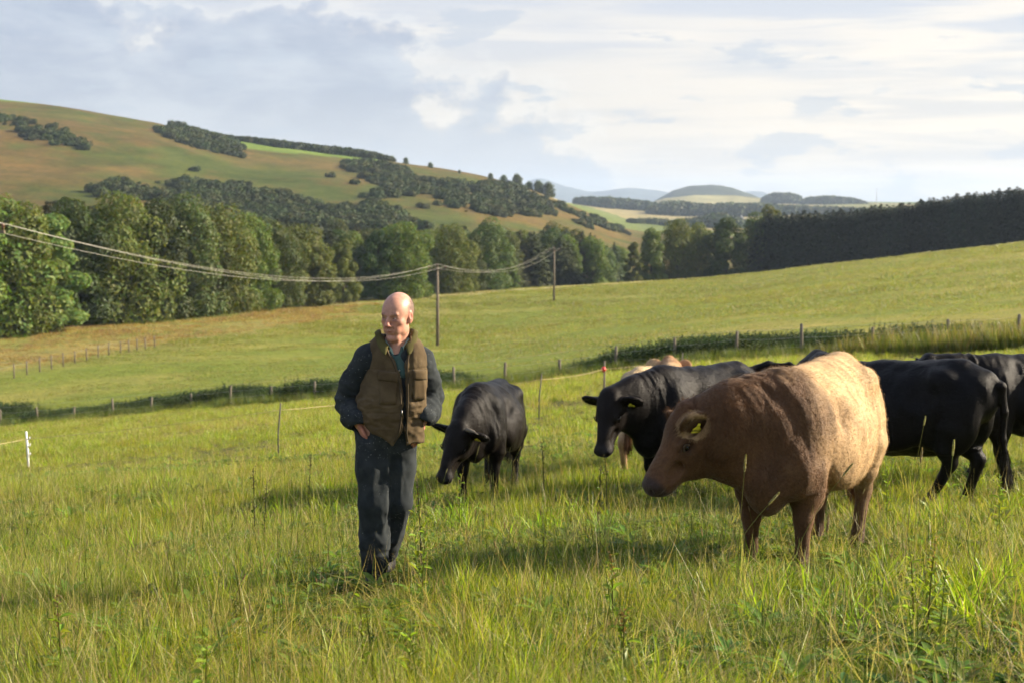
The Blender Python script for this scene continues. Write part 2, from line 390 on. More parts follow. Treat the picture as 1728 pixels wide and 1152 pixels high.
# ------------------------------------------------------------------ vegetation pieces
SRC = {}
def srccol(name, objs):
    c = bpy.data.collections.new(name)
    for o in objs: c.objects.link(o)
    SRC[name] = c; return c
def scatter(name, pts, sc_, rz, vi, col, mat, label, tilt=None, kind='stuff', parent=None):
    """one object that repeats small plants over many points with geometry nodes"""
    pts = np.asarray(pts, np.float32)
    me = bpy.data.meshes.new(name); me.vertices.add(len(pts)); me.vertices.foreach_set('co', pts.ravel())
    for nm, tp, arr in (('sc', 'FLOAT', sc_), ('vi', 'INT', vi)):
        a = me.attributes.new(nm, tp, 'POINT'); a.data.foreach_set('value', np.ascontiguousarray(arr, dtype=np.float32 if tp == 'FLOAT' else np.int32))
    rot = np.zeros((len(pts), 3), np.float32); rot[:, 2] = rz
    if tilt is not None: rot[:, :2] = tilt
    a = me.attributes.new('rot', 'FLOAT_VECTOR', 'POINT'); a.data.foreach_set('vector', rot.ravel())
    me.materials.append(mat)
    o = bpy.data.objects.new(name, me); sc.collection.objects.link(o)
    g = bpy.data.node_groups.new(name+'_spread', 'GeometryNodeTree')
    g.interface.new_socket('Geometry', in_out='INPUT', socket_type='NodeSocketGeometry')
    g.interface.new_socket('Geometry', in_out='OUTPUT', socket_type='NodeSocketGeometry')
    gi = g.nodes.new('NodeGroupInput'); go = g.nodes.new('NodeGroupOutput')
    ip = g.nodes.new('GeometryNodeInstanceOnPoints'); ci = g.nodes.new('GeometryNodeCollectionInfo')
    ci.inputs['Collection'].default_value = col; ci.inputs['Separate Children'].default_value = True
    ci.inputs['Reset Children'].default_value = True
    ip.inputs['Pick Instance'].default_value = True
    def na(nm, tp):
        n = g.nodes.new('GeometryNodeInputNamedAttribute'); n.data_type = tp; n.inputs['Name'].default_value = nm
        return n.outputs['Attribute']
    g.links.new(gi.outputs[0], ip.inputs['Points']); g.links.new(ci.outputs[0], ip.inputs['Instance'])
    g.links.new(na('vi', 'INT'), ip.inputs['Instance Index'])
    e2r = g.nodes.new('FunctionNodeEulerToRotation'); g.links.new(na('rot', 'FLOAT_VECTOR'), e2r.inputs[0])
    g.links.new(e2r.outputs[0], ip.inputs['Rotation']); g.links.new(na('sc', 'FLOAT'), ip.inputs['Scale'])
    g.links.new(ip.outputs[0], go.inputs[0])
    md = o.modifiers.new('spread', 'NODES'); md.node_group = g
    tag(o, label, kind=kind)
    if parent: o.parent = parent
    return o
def leaves(C, Nn, size, colr, asp=1.6, seed=0):
    """C centres, Nn normals -> pointed leaf quads"""
    r = np.random.default_rng(seed); n = len(C)
    Nn = Nn/(np.linalg.norm(Nn, axis=1)[:, None]+1e-9)
    t_ = r.normal(size=(n, 3)); t_ -= Nn*np.sum(t_*Nn, 1)[:, None]; t_ /= np.linalg.norm(t_, axis=1)[:, None]+1e-9
    b_ = np.cross(Nn, t_); s = size[:, None]*.5
    V = np.empty((n, 4, 3)); V[:, 0] = C-t_*s*asp; V[:, 1] = C+b_*s*.75+Nn*s*.2; V[:, 2] = C+t_*s*asp; V[:, 3] = C-b_*s*.75+Nn*s*.2
    Fc = np.arange(n*4).reshape(n, 4)
    return V.reshape(-1, 3), Fc, np.repeat(colr, 4, axis=0)
def lobes_crown(Hh, R, base, nl, seed, shape=1.0):
    r = np.random.default_rng(seed); out = []
    for i in range(nl):
        z = base+(Hh-base)*(i+.5)/nl
        tt = (z-base)/(Hh-base)
        env = R*(math.sin(math.pi*min(1, (tt*.80+.17)))**.7)*shape
        a = i*2.4+r.uniform(-.5, .5); rr = env*r.uniform(.45, .88)
        out.append((np.array([math.cos(a)*rr, math.sin(a)*rr, z]), R*r.uniform(.26, .42)))
    out.append((np.array([0, 0, Hh-R*.3]), R*.32)); out.append((np.array([0, 0, (Hh+base)/2]), R*.55))
    return out
def crown_mesh(name, lobes, nleaf, ls, c, mat, seed, var=.35, parent=None, link=True):
    r = np.random.default_rng(seed); w_ = np.array([l[1]**2 for l in lobes]); w_ /= w_.sum()
    CC = []; NN = []; SS = []; KK = []
    for (ctr, rad), ww in zip(lobes, w_):
        n = int(nleaf*ww); d_ = r.normal(size=(n, 3)); d_ /= np.linalg.norm(d_, axis=1)[:, None]
        bump = 1+.22*vnoise(d_*2+ctr, 1.3, seed, 2)
        rr = rad*r.uniform(.68, 1.06, n)**.6*bump*1.05
        p = ctr+d_*rr[:, None]*np.array([1, 1, .9])
        CC.append(p); NN.append(d_+r.normal(size=(n, 3))*.45+np.array([0, 0, .35])); SS.append(ls*r.uniform(.6, 1.35, n))
        k = np.tile(np.array(c), (n, 1))*(1+var*r.uniform(-1, 1)*.5+var*r.uniform(-.6, .6, (n, 1)))
        k[:, 0] *= 1+.25*r.uniform(-1, 1, n); KK.append(k)
    CC = np.concatenate(CC); ok = CC[:, 2] > .05
    V, Fc, K_ = leaves(CC[ok], np.concatenate(NN)[ok], np.concatenate(SS)[ok], np.clip(np.concatenate(KK), .004, 1)[ok], seed=seed)
    return mobj(name, V, Fc, mat, parent, smooth=False, col=K_, link=link)
M_leaf = foliage_mat('broad_leaves', .38, .5, .25)
M_needle = foliage_mat('needles', .12, .6, .25)
M_bark = simple('bark', (.07, .055, .04), .9, .4, 3, .1, .8)
M_bark2 = simple('spruce_bark', (.06, .045, .035), .9, .4, 3, .1, .8)
def trunk_parts(Hh, R, base, seed, lobes):
    r = np.random.default_rng(seed); pts = [np.array([0, 0, -.6])]; p = np.array([0., 0, 0])
    for k in range(6):
        pts.append(p.copy()); p = p+np.array([r.uniform(-.15, .15), r.uniform(-.15, .15), Hh*.72/6])
    rad = np.linspace(R*.075, R*.02, 7)
    ps = [tube(pts, rad, 9)]
    for ctr, rd in lobes[::2]:
        z0 = min(max(ctr[2]-R*.5, Hh*.12), Hh*.65); s = np.array([0, 0, z0])
        md = (s+ctr)/2+np.array([0, 0, -.2]); ps.append(tube([s, md, ctr], [R*.028, R*.018, R*.006], 6))
    return joinm(ps)
BROAD = []
specs = [(12, 5.0, .6, 24, (.078, .102, .017)), (12, 4.2, .5, 22, (.042, .062, .014)), (12, 5.6, .8, 28, (.088, .110, .022)),
         (12, 3.6, .3, 20, (.092, .120, .024)), (12, 4.8, .4, 26, (.066, .088, .026)), (12, 2.6, .3, 14, (.100, .130, .030))]
for i, (hh, R, bs, nl, c) in enumerate(specs):
    lb = lobes_crown(hh, R, bs+1.0, nl, 40+i)
    lb += [(np.array([math.cos(a)*R*.72, math.sin(a)*R*.72, 1.5]), R*.30) for a in np.arange(0, 6.28, .8)]
    ob = crown_mesh('crown', lb, 17000, .27, tuple(q*1.35 for q in c), M_leaf, 50+i, link=False)
    V, Fc = trunk_parts(hh, R, bs, 60+i, lb)
    tb = mobj('trunk', V, Fc, M_bark, link=False)
    BROAD.append((ob.data, tb.data, hh))
def conifer_mesh(Hh, R, nw, seed, c, tipc, full=.1):
    i_v = seed-80
    r = np.random.default_rng(seed); CC = []; NN = []; SS = []; KK = []
    for i in range(nw):
        tz = i/(nw-1); z = Hh*(full+(1-full)*tz); rad = R*(1-tz)**(.75 if i_v < 3 else .30 if i_v < 5 else .42)+.12
        nb = int(6+8*(1-tz)); a0 = r.uniform(0, 6)
        for b_ in range(nb):
            a = a0+b_*6.283/nb+r.uniform(-.2, .2); L_ = rad*r.uniform(.72, 1.12); n = max(3, int(L_*7))
            s = np.linspace(.15, 1, n); da = np.array([math.cos(a), math.sin(a)])
            side = r.uniform(-.22, .22, n)*L_*s
            p = np.stack([da[0]*s*L_-da[1]*side, da[1]*s*L_+da[0]*side, z-s*s*L_*.32+r.uniform(-.14, .14, n)], 1)
            CC.append(p); NN.append(np.stack([da[0]*np.full(n, .45), da[1]*np.full(n, .45), np.ones(n)], 1)+r.normal(size=(n, 3))*.4)
            SS.append(.42*r.uniform(.6, 1.3, n)*(.5+.5*(1-tz)+.15))
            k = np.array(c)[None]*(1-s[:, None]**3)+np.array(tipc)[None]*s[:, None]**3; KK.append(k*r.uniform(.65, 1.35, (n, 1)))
    V, Fc, K_ = leaves(np.concatenate(CC), np.concatenate(NN), np.concatenate(SS), np.concatenate(KK), 1.7, seed)
    return V, Fc, K_
CONI = []
for i, (R, c, tp) in enumerate([(2.3, (.028, .045, .018), (.050, .075, .024)), (2.0, (.034, .048, .018), (.060, .078, .026)),
                                (2.1, (.036, .042, .016), (.085, .070, .026)), (2.6, (.020, .030, .015), (.032, .044, .020)), (2.3, (.022, .030, .014), (.040, .044, .020)), (2.5, (.036, .050, .018), (.062, .075, .026))]):
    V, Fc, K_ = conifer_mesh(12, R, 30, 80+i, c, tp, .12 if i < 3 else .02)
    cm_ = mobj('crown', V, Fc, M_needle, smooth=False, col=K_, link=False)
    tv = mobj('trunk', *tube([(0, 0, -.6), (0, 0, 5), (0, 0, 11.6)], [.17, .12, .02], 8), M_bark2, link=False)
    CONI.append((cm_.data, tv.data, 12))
def plant_tree(name, var, x, y, h, label, cat='tree', group=None, wide=1.0, rz=None, sink=0.):
    cm, tm, hh = var; s = h/hh
    e = empty(name, (x, y, h1(x, y)-sink), random.uniform(0, 6.28) if rz is None else rz)
    e.scale = (s*wide, s*wide, s); tag(e, label, cat, group)
    for nm, me in (('crown', cm), ('trunk', tm)):
        o = bpy.data.objects.new(nm, me); sc.collection.objects.link(o); o.parent = e
    return e
def by_px(px, d): return (px-864)/F*d, d
def tree_at(name, var, px, pytop, d, label, **k):
    x, y = by_px(px, d); g0 = h1(x, y); h = (345-pytop)/F*d-g0
    return plant_tree(name, var, x, y, max(1.2, h), label, **k)
# broad-leaved trees along the foot of the field
G1 = 'broad-leaved trees along the foot of the far field'
dec = [(-130, 345, 146, 0, 1.2, 'off'), (-40, 352, 148, 2, 1.15, 'off'),
 (18, 350, 150, 0, 1.0, 'tall bright leafy tree at the left edge, the one nearest the picture corner'),
 (80, 372, 153, 5, 1.5, 'lower yellow-green tree just right of the tall tree at the left edge'),
 (128, 352, 163, 1, 1.0, 'dark leafy tree in the gap right of the lower yellow-green one'),
 (205, 346, 168, 2, .95, 'broad rounded leafy tree with the topmost crown left of the shaded wood'),
 (262, 352, 172, 1, 1.0, 'dark-fronted leafy tree right of the broad rounded one'),
 (308, 348, 176, 4, .95, 'leafy tree with a knobbly crown mid-way along the left wood'),
 (365, 362, 182, 2, .95, 'grey-green tree with a crown sloping down to the right'),
 (418, 372, 187, 0, .95, 'full leafy tree above the sag of the wires'),
 (462, 385, 193, 4, 1.0, 'pale grey-green tree left of the farmer, leaves turned silvery'),
 (508, 392, 200, 2, .95, 'pale leafy tree just left of the small green one'),
 (538, 420, 199, 5, 1.3, 'low silvery bush-like tree at the wood edge left of the farmer'),
 (578, 412, 212, 3, .95, 'small upright bright green tree above the farmer shoulder'),
 (638, 398, 228, 1, 1.0, 'dark leafy tree tucked behind the big tree over the farmer head'),
 (676, 384, 230, 0, 1.1, 'big round tree standing directly above the farmer head'),
 (762, 391, 245, 2, .95, 'rounded tree right behind the nearer wooden pole'),
 (798, 402, 250, 1, .8, 'narrow dark tree between two rounded trees near the poles'),
 (824, 379, 255, 4, .95, 'tall pale-topped tree left of the farther wooden pole'),
 (868, 452, 262, 5, 1.3, 'low green bush-like tree just left of the farther pole'),
 (1068, 412, 290, 5, 1.1, 'slim pale tree at the left end of the clump past the poles'),
 (1100, 392, 294, 3, 1.0, 'upright light green tree second in the clump past the poles'),
 (1142, 380, 299, 2, .9, 'broad light green tree in the middle of the clump past the poles'),
 (1176, 384, 305, 0, .8, 'leafy tree half hidden behind the dark round one'),
 (1226, 376, 298, 1, 1.12, 'dark round-headed tree left of the spruce wall'),
 (1276, 370, 303, 4, .8, 'leafy tree touching the start of the spruce wall'),
 (1300, 357, 306, 3, .8, 'bright-topped tree rising at the start of the spruce wall')]
for px, pt, d_, v, wd, lab in dec:
    if lab == 'off': lab = 'leafy tree at the left end of the wood, cut by the picture edge, %s' % ('outer one' if px < -100 else 'inner one')
    tree_at('broadleaf_tree', BROAD[v], px, pt, d_, lab, group=G1, wide=wd)
# conifers of the valley behind them
r_ = np.random.default_rng(5)
conl = []
for i in range(200):
    px = r_.uniform(-60, 1045); u = (px-864)/F
    dmin = np.interp(u, TLX, TLD)+14; d_ = dmin+r_.uniform(0, 1)**1.0*80
    if px > 960 and d_ < 310 and px < 1060: d_ += 20
    top = np.interp(px, [-60, 20, 60, 110, 180, 300, 420, 560, 640, 760, 900, 985, 1045], [345, 345, 338, 335, 352, 360, 366, 376, 378, 380, 380, 388, 412])+r_.uniform(-6, 12)+(dmin+80-d_)*.18
    conl.append((px, top, d_))
for px, top, d_ in conl:
    v = int(r_.choice([5, 5, 1, 2, 5])); v0 = v; v = 0 if v == 5 else v; lab = {0: 'dark green spruce in the plantation behind the broad-leaved trees', 1: 'olive green spruce in the plantation behind the broad-leaved trees', 2: 'brown-tinged conifer in the plantation behind the broad-leaved trees'}[v]
    if px > 560 and v0 in (1, 5) and r_.uniform() < .55:
        tree_at('broadleaf_tree', BROAD[int(r_.choice([1, 4, 0]))], px, top+4, d_, 'rounded dark leafy tree in the plantation behind the poles', group='rounded trees among the conifers', wide=.85); continue
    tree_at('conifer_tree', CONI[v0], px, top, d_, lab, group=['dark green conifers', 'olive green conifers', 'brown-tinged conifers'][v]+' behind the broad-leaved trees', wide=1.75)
# spruce wall on the right skyline
for row in range(3):
    for k in range(62):
        px = 1296+k*17.5+r_.uniform(-5, 5)+row*6
        u = (px-864)/F; d_ = np.interp(u, TLX, TLD)+row*3.4+r_.uniform(-.6, .6)
        top = np.interp(px, [1290, 1400, 1500, 1600, 1728, 2300], [362, 356, 347, 332, 316, 250])+r_.uniform(-2.0, 3.5)
        tree_at('spruce_tree', CONI[3+int(r_.integers(2))], px, top, d_, 'dark spruce standing in the dense plantation wall on the right skyline', group='spruces of the plantation wall', wide=1.5)

# scrub on the hill
BUSH = []
for i in range(4):
    lb = [(np.array([math.cos(a)*r_.uniform(.4, 1.0), math.sin(a)*r_.uniform(.4, 1.0), r_.uniform(.4, 1.1)]), r_.uniform(.55, .9)) for a in np.arange(0, 6.2, .9)]
    BUSH.append(crown_mesh('bush_%s' % 'abcd'[i], lb, 500, .34, [(.036, .052, .012), (.046, .064, .016), (.030, .044, .012), (.066, .080, .020)][i], M_needle, 90+i, link=False))
bushcol = srccol('bush_sources', BUSH)
def inpoly(px, py, poly):
    ins = np.zeros(len(px), bool); n = len(poly)
    for i in range(n):
        x1, y1 = poly[i]; x2, y2 = poly[(i+1) % n]
        c_ = ((y1 > py) != (y2 > py)) & (px < (x2-x1)*(py-y1)/(y2-y1+1e-9)+x1); ins ^= c_
    return ins
hill = np.where((yf > 335) & (yf < 705) & (np.abs(u_) < .45))[0]
hpx, hpy = px_[hill], py_[hill]
cellA = (gy[(hill//NC)]+24)*.013*SCL[hill//NC]*.0042
polys = [
 ('gorse_scrub', 'small dark scrub patch high on the hill at the left edge', [(-80, 200), (0, 203), (40, 205), (58, 212), (50, 221), (0, 217), (-80, 215)], 1.0),
 ('gorse_scrub', 'long dark scrub patch on the hillside below the left skyline', [(36, 223), (70, 223), (110, 228), (165, 247), (175, 254), (120, 250), (60, 240)], 1.0),
 ('gorse_scrub', 'dark scrub patch running down from the skyline mid-hill', [(266, 218), (300, 219), (345, 222), (380, 236), (400, 255), (418, 270), (385, 264), (350, 252), (310, 242)], 1.0),
 ('gorse_scrub', 'long band of dark scrub above the left wood', [(145, 318), (190, 308), (240, 305), (300, 310), (380, 316), (450, 326), (520, 332), (600, 334), (640, 345), (720, 390), (600, 392), (450, 378), (330, 352), (220, 338), (160, 330)], .80),
 ('gorse_scrub', 'large dark scrub mass spreading down the right end of the hill', [(575, 272), (610, 272), (650, 276), (700, 296), (760, 308), (850, 314), (905, 328), (960, 345), (1050, 372), (1064, 394), (1000, 388), (945, 362), (880, 372), (800, 362), (740, 350), (700, 360), (640, 350), (600, 330), (640, 318), (620, 296), (585, 286)], .52),
]
for i, (nm, lab, poly, dens) in enumerate(polys):
    jx = vnoise(P3[hill]*[.03, .03, 0], 1, 71, 3)*26; jy = vnoise(P3[hill]*[.03, .03, 0], 1, 72, 3)*9; m_ = inpoly(hpx+jx, hpy+jy, poly); ids = hill[m_]
    if not len(ids): continue
    if dens < 1:
        q = P3[ids]*[.035, .035, 0]; nn_ = vnoise(q, 1.0, 31+i, 4)+.10*np.random.default_rng(3).normal(size=len(ids)); keep = nn_ > np.quantile(nn_, 1-dens); ids = ids[keep]
    Aw = (gy[ids//NC]+24)*.013*SCL[ids//NC]; Aw /= Aw.sum()
    n = int(min(3400, len(ids)*1.7)); pick = r_.choice(ids, n, p=Aw)
    xx = xf[pick]+r_.uniform(-1.6, 1.6, n); yy = yf[pick]*(1+r_.uniform(-.009, .009, n))
    P = np.stack([xx, yy, H(xx, yy)-.2], 1)
    scatter(nm, P, r_.uniform(.5, 1.9, n)*(1+.35*vnoise(P*[.05, .05, 0], 1, 66, 2)), r_.uniform(0, 6.28, n), r_.integers(0, 4, n), bushcol, M_needle, lab)
# single small shrubs dotted over the open hillside
for k in range(1, 8):
    px = [1248, 640, 715, 760, 560, 600, 330, 890, 925, 955, 700, 480, 180, 860][k]; py = [386, 352, 352, 345, 300, 312, 290, 352, 358, 372, 322, 300, 262, 372][k]
    if px > 1060: continue
    d_ = solve_d(px, py, 0, 345, 695); x, y = by_px(px, d_)
    o = bpy.data.objects.new('hill_shrub', BUSH[k % 4].data); sc.collection.objects.link(o); o.location = (x, y, h1(x, y)-.2); o.scale = (1.5, 1.5, 1.3); o.rotation_euler.z = k
    tag(o, 'lone dark shrub on the hillside, ' + ['', 'just left of the big scrub mass', 'in the clearing below the big scrub mass', 'by the rim of the lower clearing', 'below the right end of the skyline belt', 'under the right end of the bright green field', 'below the middle scrub patch', 'near the foot of the scrub slope'][k], 'shrub', 'lone shrubs dotted over the hillside')
# skyline belt and skyline trees
def belt(name, label, pxs, tops, d_, n, sc_rng, depth=14, src=None):
    px = r_.uniform(pxs[0], pxs[-1], n); dd = d_+r_.uniform(0, depth, n); x = (px-864)/F*dd
    z = H(x, dd); hpx_ = (345-np.interp(px, pxs, tops))/F*dd-z
    s = np.clip(hpx_/2.0, .25, 12)*r_.uniform(sc_rng[0], sc_rng[1], n)
    return scatter(name, np.stack([x, dd, z-.2*s], 1), s, r_.uniform(0, 6.28, n), r_.integers(0, 4, n), src or bushcol, M_needle, label)
belt('shelter_belt', 'dark shelter belt of trees along the hill skyline', [362, 400, 470, 560, 600, 640, 665], [223, 228, 234, 244, 249, 256, 265], 704, 330, (.8, 1.05))
for px, top, nm in [(686, 267, 'first small round tree on the skyline right of the shelter belt'), (727, 275, 'second small round tree on the skyline, over the farmer'),
                (776, 287, 'third tiny tree low on the skyline before the dark clump'),
                (828, 293, 'leftmost dark tree of the clump at the end of the hill skyline'), (850, 296, 'second dark tree of the clump at the end of the hill skyline'),
                (872, 295, 'tallest dark tree of the clump at the end of the hill skyline'), (893, 307, 'low dark tree between the two big ones on the hill skyline'),
                (908, 306, 'dark rounded tree second from the right end of the skyline clump'), (925, 309, 'rightmost dark tree of the skyline clump')]:
    tree_at('skyline_tree', BROAD[4], px, top, 702, nm, group='trees on the hill skyline', wide=1.2, sink=.3)
for i, (px, top) in enumerate([(120, 0), (0, 0)]): pass
# woods on the far valley side
belt('distant_wood', 'dark row of trees at the foot of the mountains right of the hill', [975, 985, 1010, 1060, 1100], [330, 329, 328, 332, 338], 1700, 260, (.8, 1.05), 40)
belt('distant_wood', 'wide dark wood across the far valley below the round hill', [1100, 1130, 1150, 1180, 1230, 1300, 1360, 1450], [342, 336, 333, 340, 338, 340, 344, 348], 1500, 900, (.6, 1.05), 120)
belt('distant_wood', 'hazy domed wood right of the round hill', [1288, 1300, 1318, 1335, 1352], [336, 325, 321, 325, 338], 2300, 300, (.85, 1.05), 60)
belt('distant_wood', 'long hazy wood just above the spruce wall', [1352, 1370, 1400, 1430, 1455, 1470], [338, 329, 328, 331, 338, 350], 2200, 420, (.85, 1.05), 60)
belt('hedgerow', 'dark hedgerow and trees in the valley above the leafy clump', [1060, 1100, 1140, 1180, 1210, 1240, 1290], [366, 364, 366, 358, 350, 362, 368], 1020, 260, (.3, 1.0), 60)
# far farmhouse and mast
M_white = simple('lime_wash', (.75, .73, .68), .8, .08, 2)
M_slate = simple('slate_roof', (.12, .12, .13), .7, .2, 3)
M_dark = simple('dark_opening', (.03, .03, .035), .3, .1, 3)
x, y = by_px(1243, 1180); fh = empty('farmhouse', (x, y, h1(x, y)), .3)
tag(fh, 'tiny white farmhouse among the trees of the far valley', 'house')
Vw, Fw = boxm((0, 0, 1.9), (9, 5.5, 4.2)); mobj('wall', Vw, Fw, M_white, fh, False)
rv = [(-4.8, -3.1, 3.9), (4.8, -3.1, 3.9), (4.8, 3.1, 3.9), (-4.8, 3.1, 3.9), (-4.8, 0, 6.4), (4.8, 0, 6.4)]
ro = mobj('roof', rv, [(0, 1, 5, 4), (2, 3, 4, 5), (0, 4, 3), (1, 2, 5), (3, 2, 1, 0)], M_slate, fh, False)
for sx_ in (-3.9, 3.9):
    mobj('chimney', *boxm((sx_, 0, 6.7), (.8, .8, 1.4)), M_white, ro, False)
for wx in (-3, 0, 3):
    mobj('window', *boxm((wx, -2.78, 2.1), (.9, .08, 1.2)), M_dark, fh, False)
x, y = by_px(1476, 2400)
mast = mobj('radio_mast', *tube([(0, 0, -2), (0, 0, 12), (0, 0, 26)], [.5, .4, .2], 6), simple('mast_steel', (.2, .2, .22), .5), None); mast.location = (x, y, h1(x, y))
tag(mast, 'thin distant mast above the far wood left of the spruce skyline', 'mast')

# ------------------------------------------------------------------ poles and wires
M_pole = simple('weathered_pole', (.16, .13, .095), .85, .3, 4, .2, .6)
M_ceram = simple('insulator_ceramic', (.16, .09, .06), .25, .1, 5, .5, 0)
M_wire = simple('conductor', (.36, .34, .28), .45, .1, 5, .5, 0)
pdef = [((-862)/F*53, 53., -.80, 'wooden electricity pole at the left picture edge, only its top in view'),
        ((738-864)/F*131, 131., None, 'nearer wooden electricity pole, right of the farmer'),
        ((935-864)/F*209, 209., None, 'farther wooden electricity pole below the end of the wires')]
tops = []
for i, (x, y, zt, lab) in enumerate(pdef):
    g0 = h1(x, y); zt = zt if zt is not None else {1: -5.75, 2: -6.5}[i]
    if i == 0: x -= .55
    e = empty('electricity_pole', (x, y, g0)); tag(e, lab, 'pole', 'wooden poles carrying the wires')
    hgt = zt-g0
    mobj('pole_shaft', *tube([(0, 0, -.5), (0, 0, hgt*.5), (0, 0, hgt)], [.17, .145, .115], 12), M_pole, e)
    aa = math.radians(-10); R_ = Matrix.Rotation(aa, 3, 'Z')
    V, Fc = boxm((0, -.14, hgt-.22), (1.7, .09, .12), np.array(R_)); mobj('crossarm', V, Fc, M_pole, e, False)
    tp = []
    for k, off in enumerate((-.78, 0.0, .78)):
        lz = hgt+.02 if k == 1 else hgt-.16
        ox, oy = off*math.cos(aa), off*math.sin(aa)-(.14 if k != 1 else 0)
        V, Fc = tube([(ox, oy, lz), (ox, oy, lz+.07), (ox, oy, lz+.075), (ox, oy, lz+.15), (ox, oy, lz+.16), (ox, oy, lz+.24), (ox, oy, lz+.27)], [.03, .03, .075, .05, .08, .05, .02], 10)
        mobj('insulator', V, Fc, M_ceram, e); tp.append(np.array([x+ox, y+oy, g0+lz+.26]))
    tops.append(tp)
tp4 = [p+np.array([13.1, 78, -1.5]) for p in tops[2]]; tpm = [p*2-q+np.array([0, 0, 3.]) for p, q in zip(tops[0], tops[1])]
names_w = ['wire strung along the left side of the pole tops', 'wire strung over the middle of the pole tops', 'wire strung along the right side of the pole tops']
for k in range(3):
    allp = []
    chain = [tpm[k], tops[0][k], tops[1][k], tops[2][k]]
    for a_, b_ in zip(chain[:-1], chain[1:]):
        s = np.linspace(0, 1, 40, endpoint=False)[:, None]; p = a_*(1-s)+b_*s; p[:, 2] -= (4*1.75*s*(1-s))[:, 0]; allp.append(p)
    allp.append(chain[-1][None]); P = np.concatenate(allp)
    tag(mobj('overhead_wire', *tube(P, .009, 5), M_wire), names_w[k], 'wire', 'wires between the wooden poles')

# ------------------------------------------------------------------ field fence with posts
M_post = simple('grey_fence_post', (.17, .145, .11), .9, .3, 6, .2, .7)
M_fw = simple('fence_wire', (.30, .29, .27), .5, .1, 6, .5, 0)
def fence_hit(px):
    u = (px-864)/F; ys = np.linspace(20, 140, 3000); k = np.argmin(np.abs(fence_y(u*ys)-ys)); return u*ys[k], ys[k]
fe = empty('post_and_wire_fence', (0, 0, 0)); tag(fe, 'old post and wire fence along the far edge of the pasture', 'fence')
pxs = [2110, 1975, 1848, 1722, 1602, 1475, 1355, 1245, 1140, 1040, 945, 852, 765, 685, 605, 528, 455, 385, 318, 250, 184, 118, 55, -8, -70, -130, -190]
pp = []
for i, px in enumerate(pxs):
    x, y = fence_hit(px); z = h1(x, y); pp.append((x, y, z)); hh = (.98 if px > 1100 else .80)+.12*math.sin(i*2.3)
    o = mobj('fence_post', *tube([(0, 0, -.3), (.0, 0, hh*.5), (.03*math.sin(i*3.1), .03*math.cos(i), hh-.03), (.03*math.sin(i*3.1), .03*math.cos(i), hh)], [.058, .055, .052, .03], 9), M_post, fe)
    o.location = (x, y, z)
for hz_ in (.35, .65, .95):
    P = []
    for (x0, y0, z0), (x1, y1, z1) in zip(pp[:-1], pp[1:]):
        for s in (0, .5): P.append((x0+(x1-x0)*s, y0+(y1-y0)*s, z0+(z1-z0)*s+hz_-.03*(s > 0)))
    mobj('fence_wire', *tube(P, .004, 4), M_fw, fe)
# second small fence far to the left
f2 = empty('far_post_fence', (0, 0, 0)); tag(f2, 'row of pale posts crossing the russet grass at the far left', 'fence')
q2 = []
for i, px in enumerate([-20, 18, 40, 62, 82, 102, 122, 142, 162, 180, 200, 214, 228, 242, 258]):
    py = np.interp(px, [-20, 18, 62, 122, 180, 258], [640, 629, 618, 605, 590, 578]); d_ = solve_d(px, py+9, 0, 80, 170); x, y = by_px(px, d_); q2.append((x, y, h1(x, y)))
    o = mobj('fence_post', *tube([(0, 0, -.2), (0, 0, .6), (0, 0, 1.1)], [.06, .055, .05], 7), M_post, f2); o.location = q2[-1]
mobj('fence_wire', *tube([(a, b_, c_+.95) for a, b_, c_ in q2], .004, 4), M_fw, f2)

# ------------------------------------------------------------------ electric fence
M_plast = simple('white_plastic', (.82, .82, .80), .4, .04, 5, .5, 0)
M_stake = simple('rusty_stake', (.09, .08, .07), .7, .3, 20)
M_rope = simple('cream_rope', (.42, .33, .18), .8, .15, 60)
M_red = simple('red_insulator', (.65, .04, .03), .4, .1, 5, .5, 0)
ef = empty('electric_fence', (0, 0, 0)); tag(ef, 'temporary electric fence with a white plastic post and cream rope', 'fence')
ep = []
for px, py, kind_, hh, d0 in [(-260, 775, 's', .8, None), (37, 742, 'w', .80, 27.0), (465, 692, 's', .80, None), (742, 658, 'n', .8, None), (910, 640, 's', .8, None), (1021, 622, 'r', .8, None), (1150, 603, 's', .8, None)]:
    d_ = d0 or solve_d(px, py, hh, 8, 42); x, y = by_px(px, d_); z = h1(x, y)
    if kind_ == 'w':
        hh = (345-742)/F*d_-z
        o = mobj('plastic_post', *tube([(0, 0, -.1), (0, 0, hh*.6), (-.02, 0, hh+.14)], [.024, .022, .019], 8), M_plast, ef); o.location = (x, y, z)
        for q in (.45, .75, .98): o2 = mobj('rope_lug', *tube([(0, -.0, hh*q), (.05, -.02, hh*q+.01), (.055, -.02, hh*q+.05)], .010, 6), M_plast, o)
    elif kind_ == 's':
        o = mobj('metal_stake', *tube([(0, 0, -.1), (.0, 0, hh*.5), (.05, 0, hh+.12)], .012, 7), M_stake, ef); o.location = (x, y, z)
    elif kind_ == 'r':
        o = mobj('metal_stake', *tube([(0, 0, -.1), (0, 0, hh+.18)], .022, 7), M_post, ef); o.location = (x, y, z)
        o2 = mobj('red_insulator', *tube([(-.02, -.03, hh-.05), (-.02, -.05, hh), (-.02, -.03, hh+.05)], [.03, .06, .03], 8), M_red, o)
    ep.append(np.array([x, y, z+hh]))
P = []
for a_, b_ in zip(ep[:-1], ep[1:]):
    for s in np.linspace(0, 1, 12, endpoint=False): q = a_*(1-s)+b_*s; q[2] -= .04*4*s*(1-s); P.append(q)
P.append(ep[-1])
mobj('electric_rope', *tube(P, .0042, 6), M_rope, ef)
